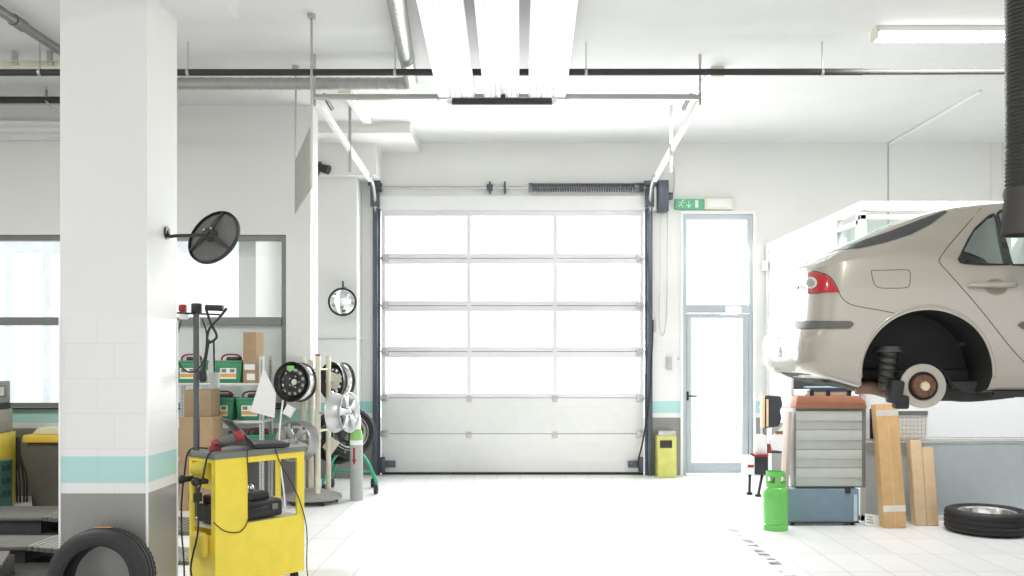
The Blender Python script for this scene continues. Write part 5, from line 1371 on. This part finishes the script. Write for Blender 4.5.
# brake and suspension
def C(u, v, wz): return CARM @ V(u, v, wz)
hb = onplane(922.5, 386, -.78)
AX = face_to(CARM @ hb, CARM.to_3x3() @ V(0, -1, 0))
MB().lathe([(.086, -.012), (.130, -.012), (.130, .010), (.086, .010)], AX, 64, True).build('brake_disc', mat('disc_cast', (.44, .415, .35), .4, .3, var=.1), car)
MB().lathe([(.086, .009), (.086, -.03), (.0001, -.03), (.0001, -.02), (.078, -.02), (.078, .009)], AX, 48, True).build('disc_bell', BLACK, car)
q = MB().lathe([(.0001, .045), (.045, .045), (.06, .04), (.068, .028), (.068, -.02), (.0001, -.02)], AX, 48)
for k in range(5): a = 2 * PI * k / 5 + .3; q.cyl(AX @ V(.05 * math.cos(a), .056 * math.sin(a), .03), AX @ V(.056 * math.cos(a), .056 * math.sin(a), .047), .009, seg=10)
hub = q.build('hub', mat('rusty_hub', (.16, .075, .045), .7, var=.35, scale=60), car)
MB().lathe([(.0001, .062), (.022, .06), (.028, .05), (.028, .04)], AX, 24).build('hub_cap', mat('hub_cap_cream', (.70, .62, .40), .4), hub)
MET = mat('suspension_grey', (.12, .12, .11), .55, .2, var=.2)
cp = [onplane(x, y, -.80) for x, y in ((899, 378), (895, 390), (897, 402), (905, 409))]
q = MB()
q.box(C(*(cp[1] + V(.0, 0, -.01))), (.075, .10, .14), CARM.to_3x3() @ Matrix.Rotation(.15, 3, 'Y'), .015).box(C(*(cp[2] + V(.02, 0, -.0))), (.08, .09, .08), CARM.to_3x3(), .015)
q.build('brake_caliper', UNDER, car)
s0, s1 = onplane(888, 352, -.68), onplane(886, 386, -.66)
q = MB().cyl(C(*s0), C(*(s0 + V(0, 0, .035))), .085, .06).cyl(C(*s0), C(*(s1 + V(0, 0, -.02))), .048)
q.build('damper', MET, car)
q = MB(); q.tube([C(s0.x + .052 * math.cos(a), s0.y + .052 * math.sin(a), s0.z - (s0.z - s1.z) * a / (2 * PI * 5)) for a in [2 * PI * k / 12 for k in range(60)]], .009, 6); q.build('coil_spring', UNDER, car)
t0, t1, t2_ = hb + V(.0, .08, 0), onplane(960, 394, -.6), onplane(1012, 390, -.55)
q = MB().tube([C(*t0), C(*t1), C(*t2_)], .05, 10, 6).cyl(C(hb.x - .02, -.72, hb.z - .02), C(hb.x - .02, .72, hb.z - .02), .05)
q.box(C(hb.x + .1, -.55, hb.z - .06), (.34, .2, .07), CARM.to_3x3(), .02)
q.build('axle_beam', UNDER, car)
q = MB().tube([C(*onplane(938, 366, -.6)), C(*onplane(948, 378, -.66)), C(*onplane(953, 389, -.7))], .008, 6, 6); q.build('brake_hose', UNDER, car)
q = MB().tube([C(*onplane(855, 388, -.55)), C(*onplane(872, 388, -.55)), C(*onplane(893, 394, -.5))], .04, 12, 4).tube([C(*onplane(836, 382, -.5)), C(*onplane(860, 390, -.5))], .02, 8)
q.build('exhaust_silencer', mat('exhaust_brown', (.24, .15, .10), .5, .4, var=.3), car)
q = MB().box(C(.8, 0, .34), (1.0, 1.0, .10), CARM.to_3x3(), .03).box(C(2.06, 0, .28), (2.4, 1.3, .08), CARM.to_3x3(), .02).box(C(.46, -.30, .33), (.26, .4, .10), CARM.to_3x3(), .04)
q.box(C(2.06, -.80, .245), (1.9, .05, .03), CARM.to_3x3(), .008)
q.build('underbody', UNDER, car)
q = MB().box(C(.25, -.4, .33), (.14, .5, .05), CARM.to_3x3(), .015); q.build('rear_valance', UNDER, car)
# seats
SEAT = mat('seat_grey', (.14, .145, .14), .8)
for v in (-.36, .36):
    MB().box(C(1.28, v, .62), (.5, .5, .2), CARM.to_3x3(), .05).box(C(1.06, v, .85), (.14, .5, .42), CARM.to_3x3() @ Matrix.Rotation(-.25, 3, 'Y'), .05).build('rear_seat', SEAT, car)
    MB().box(C(2.16, v, .6), (.5, .48, .2), CARM.to_3x3(), .05).box(C(1.91, v, .86), (.14, .46, .5), CARM.to_3x3() @ Matrix.Rotation(-.3, 3, 'Y'), .05).build('front_seat', SEAT, car)
fh = hb + V(FW, 0, 0); AX2 = face_to(CARM @ fh, CARM.to_3x3() @ V(0, -1, 0))
MB().lathe([(.03, -.02), (.14, -.012), (.14, .010), (.08, .010), (.075, .04), (.0001, .045)], AX2, 48).build('front_brake_disc', MATS['disc_cast'], car)
# lift arm pads that carry the car
t = thing('lift_post', 'grey lift post with arm holding up the car, right', 'lift', (5.0, 7.35, 0))
POSTG = mat('lift_post_grey', (.33, .34, .35), .4)
LX = 5.05
MB().bx(LX - .16, LX + .16, 7.35, 7.6, 0, 2.9, .01).bx(LX - .3, LX + .3, 7.25, 7.7, 0, .03).build('column', POSTG, t)
z_ = 1.11 + .20
pad = C(3.1, .55, .18); pad2 = C(3.1, -.55, .18)
MB().bx(LX - .2, LX + .2, 7.28, 7.36, z_ - .2, z_ + .2, .01).build('carriage', POSTG, t)
q = MB()
for p in (pad, pad2): q.box((V(LX, 7.3, z_ - .08) + V(p.x, p.y, z_ - .08)) / 2, ((V(p.x, p.y, 0) - V(LX, 7.3, 0)).length, .1, .1), Matrix.Rotation(math.atan2(p.y - 7.3, p.x - LX), 3, 'Z'), .01)
q.build('swing_arm', POSTG, t)
for p in (pad, pad2): MB().cyl((p.x, p.y, z_ - .04), (p.x, p.y, 1.11 + .232), .06).build('rubber_pad', RUBBER, t)
print('SCENE_DONE', len(bpy.data.objects))
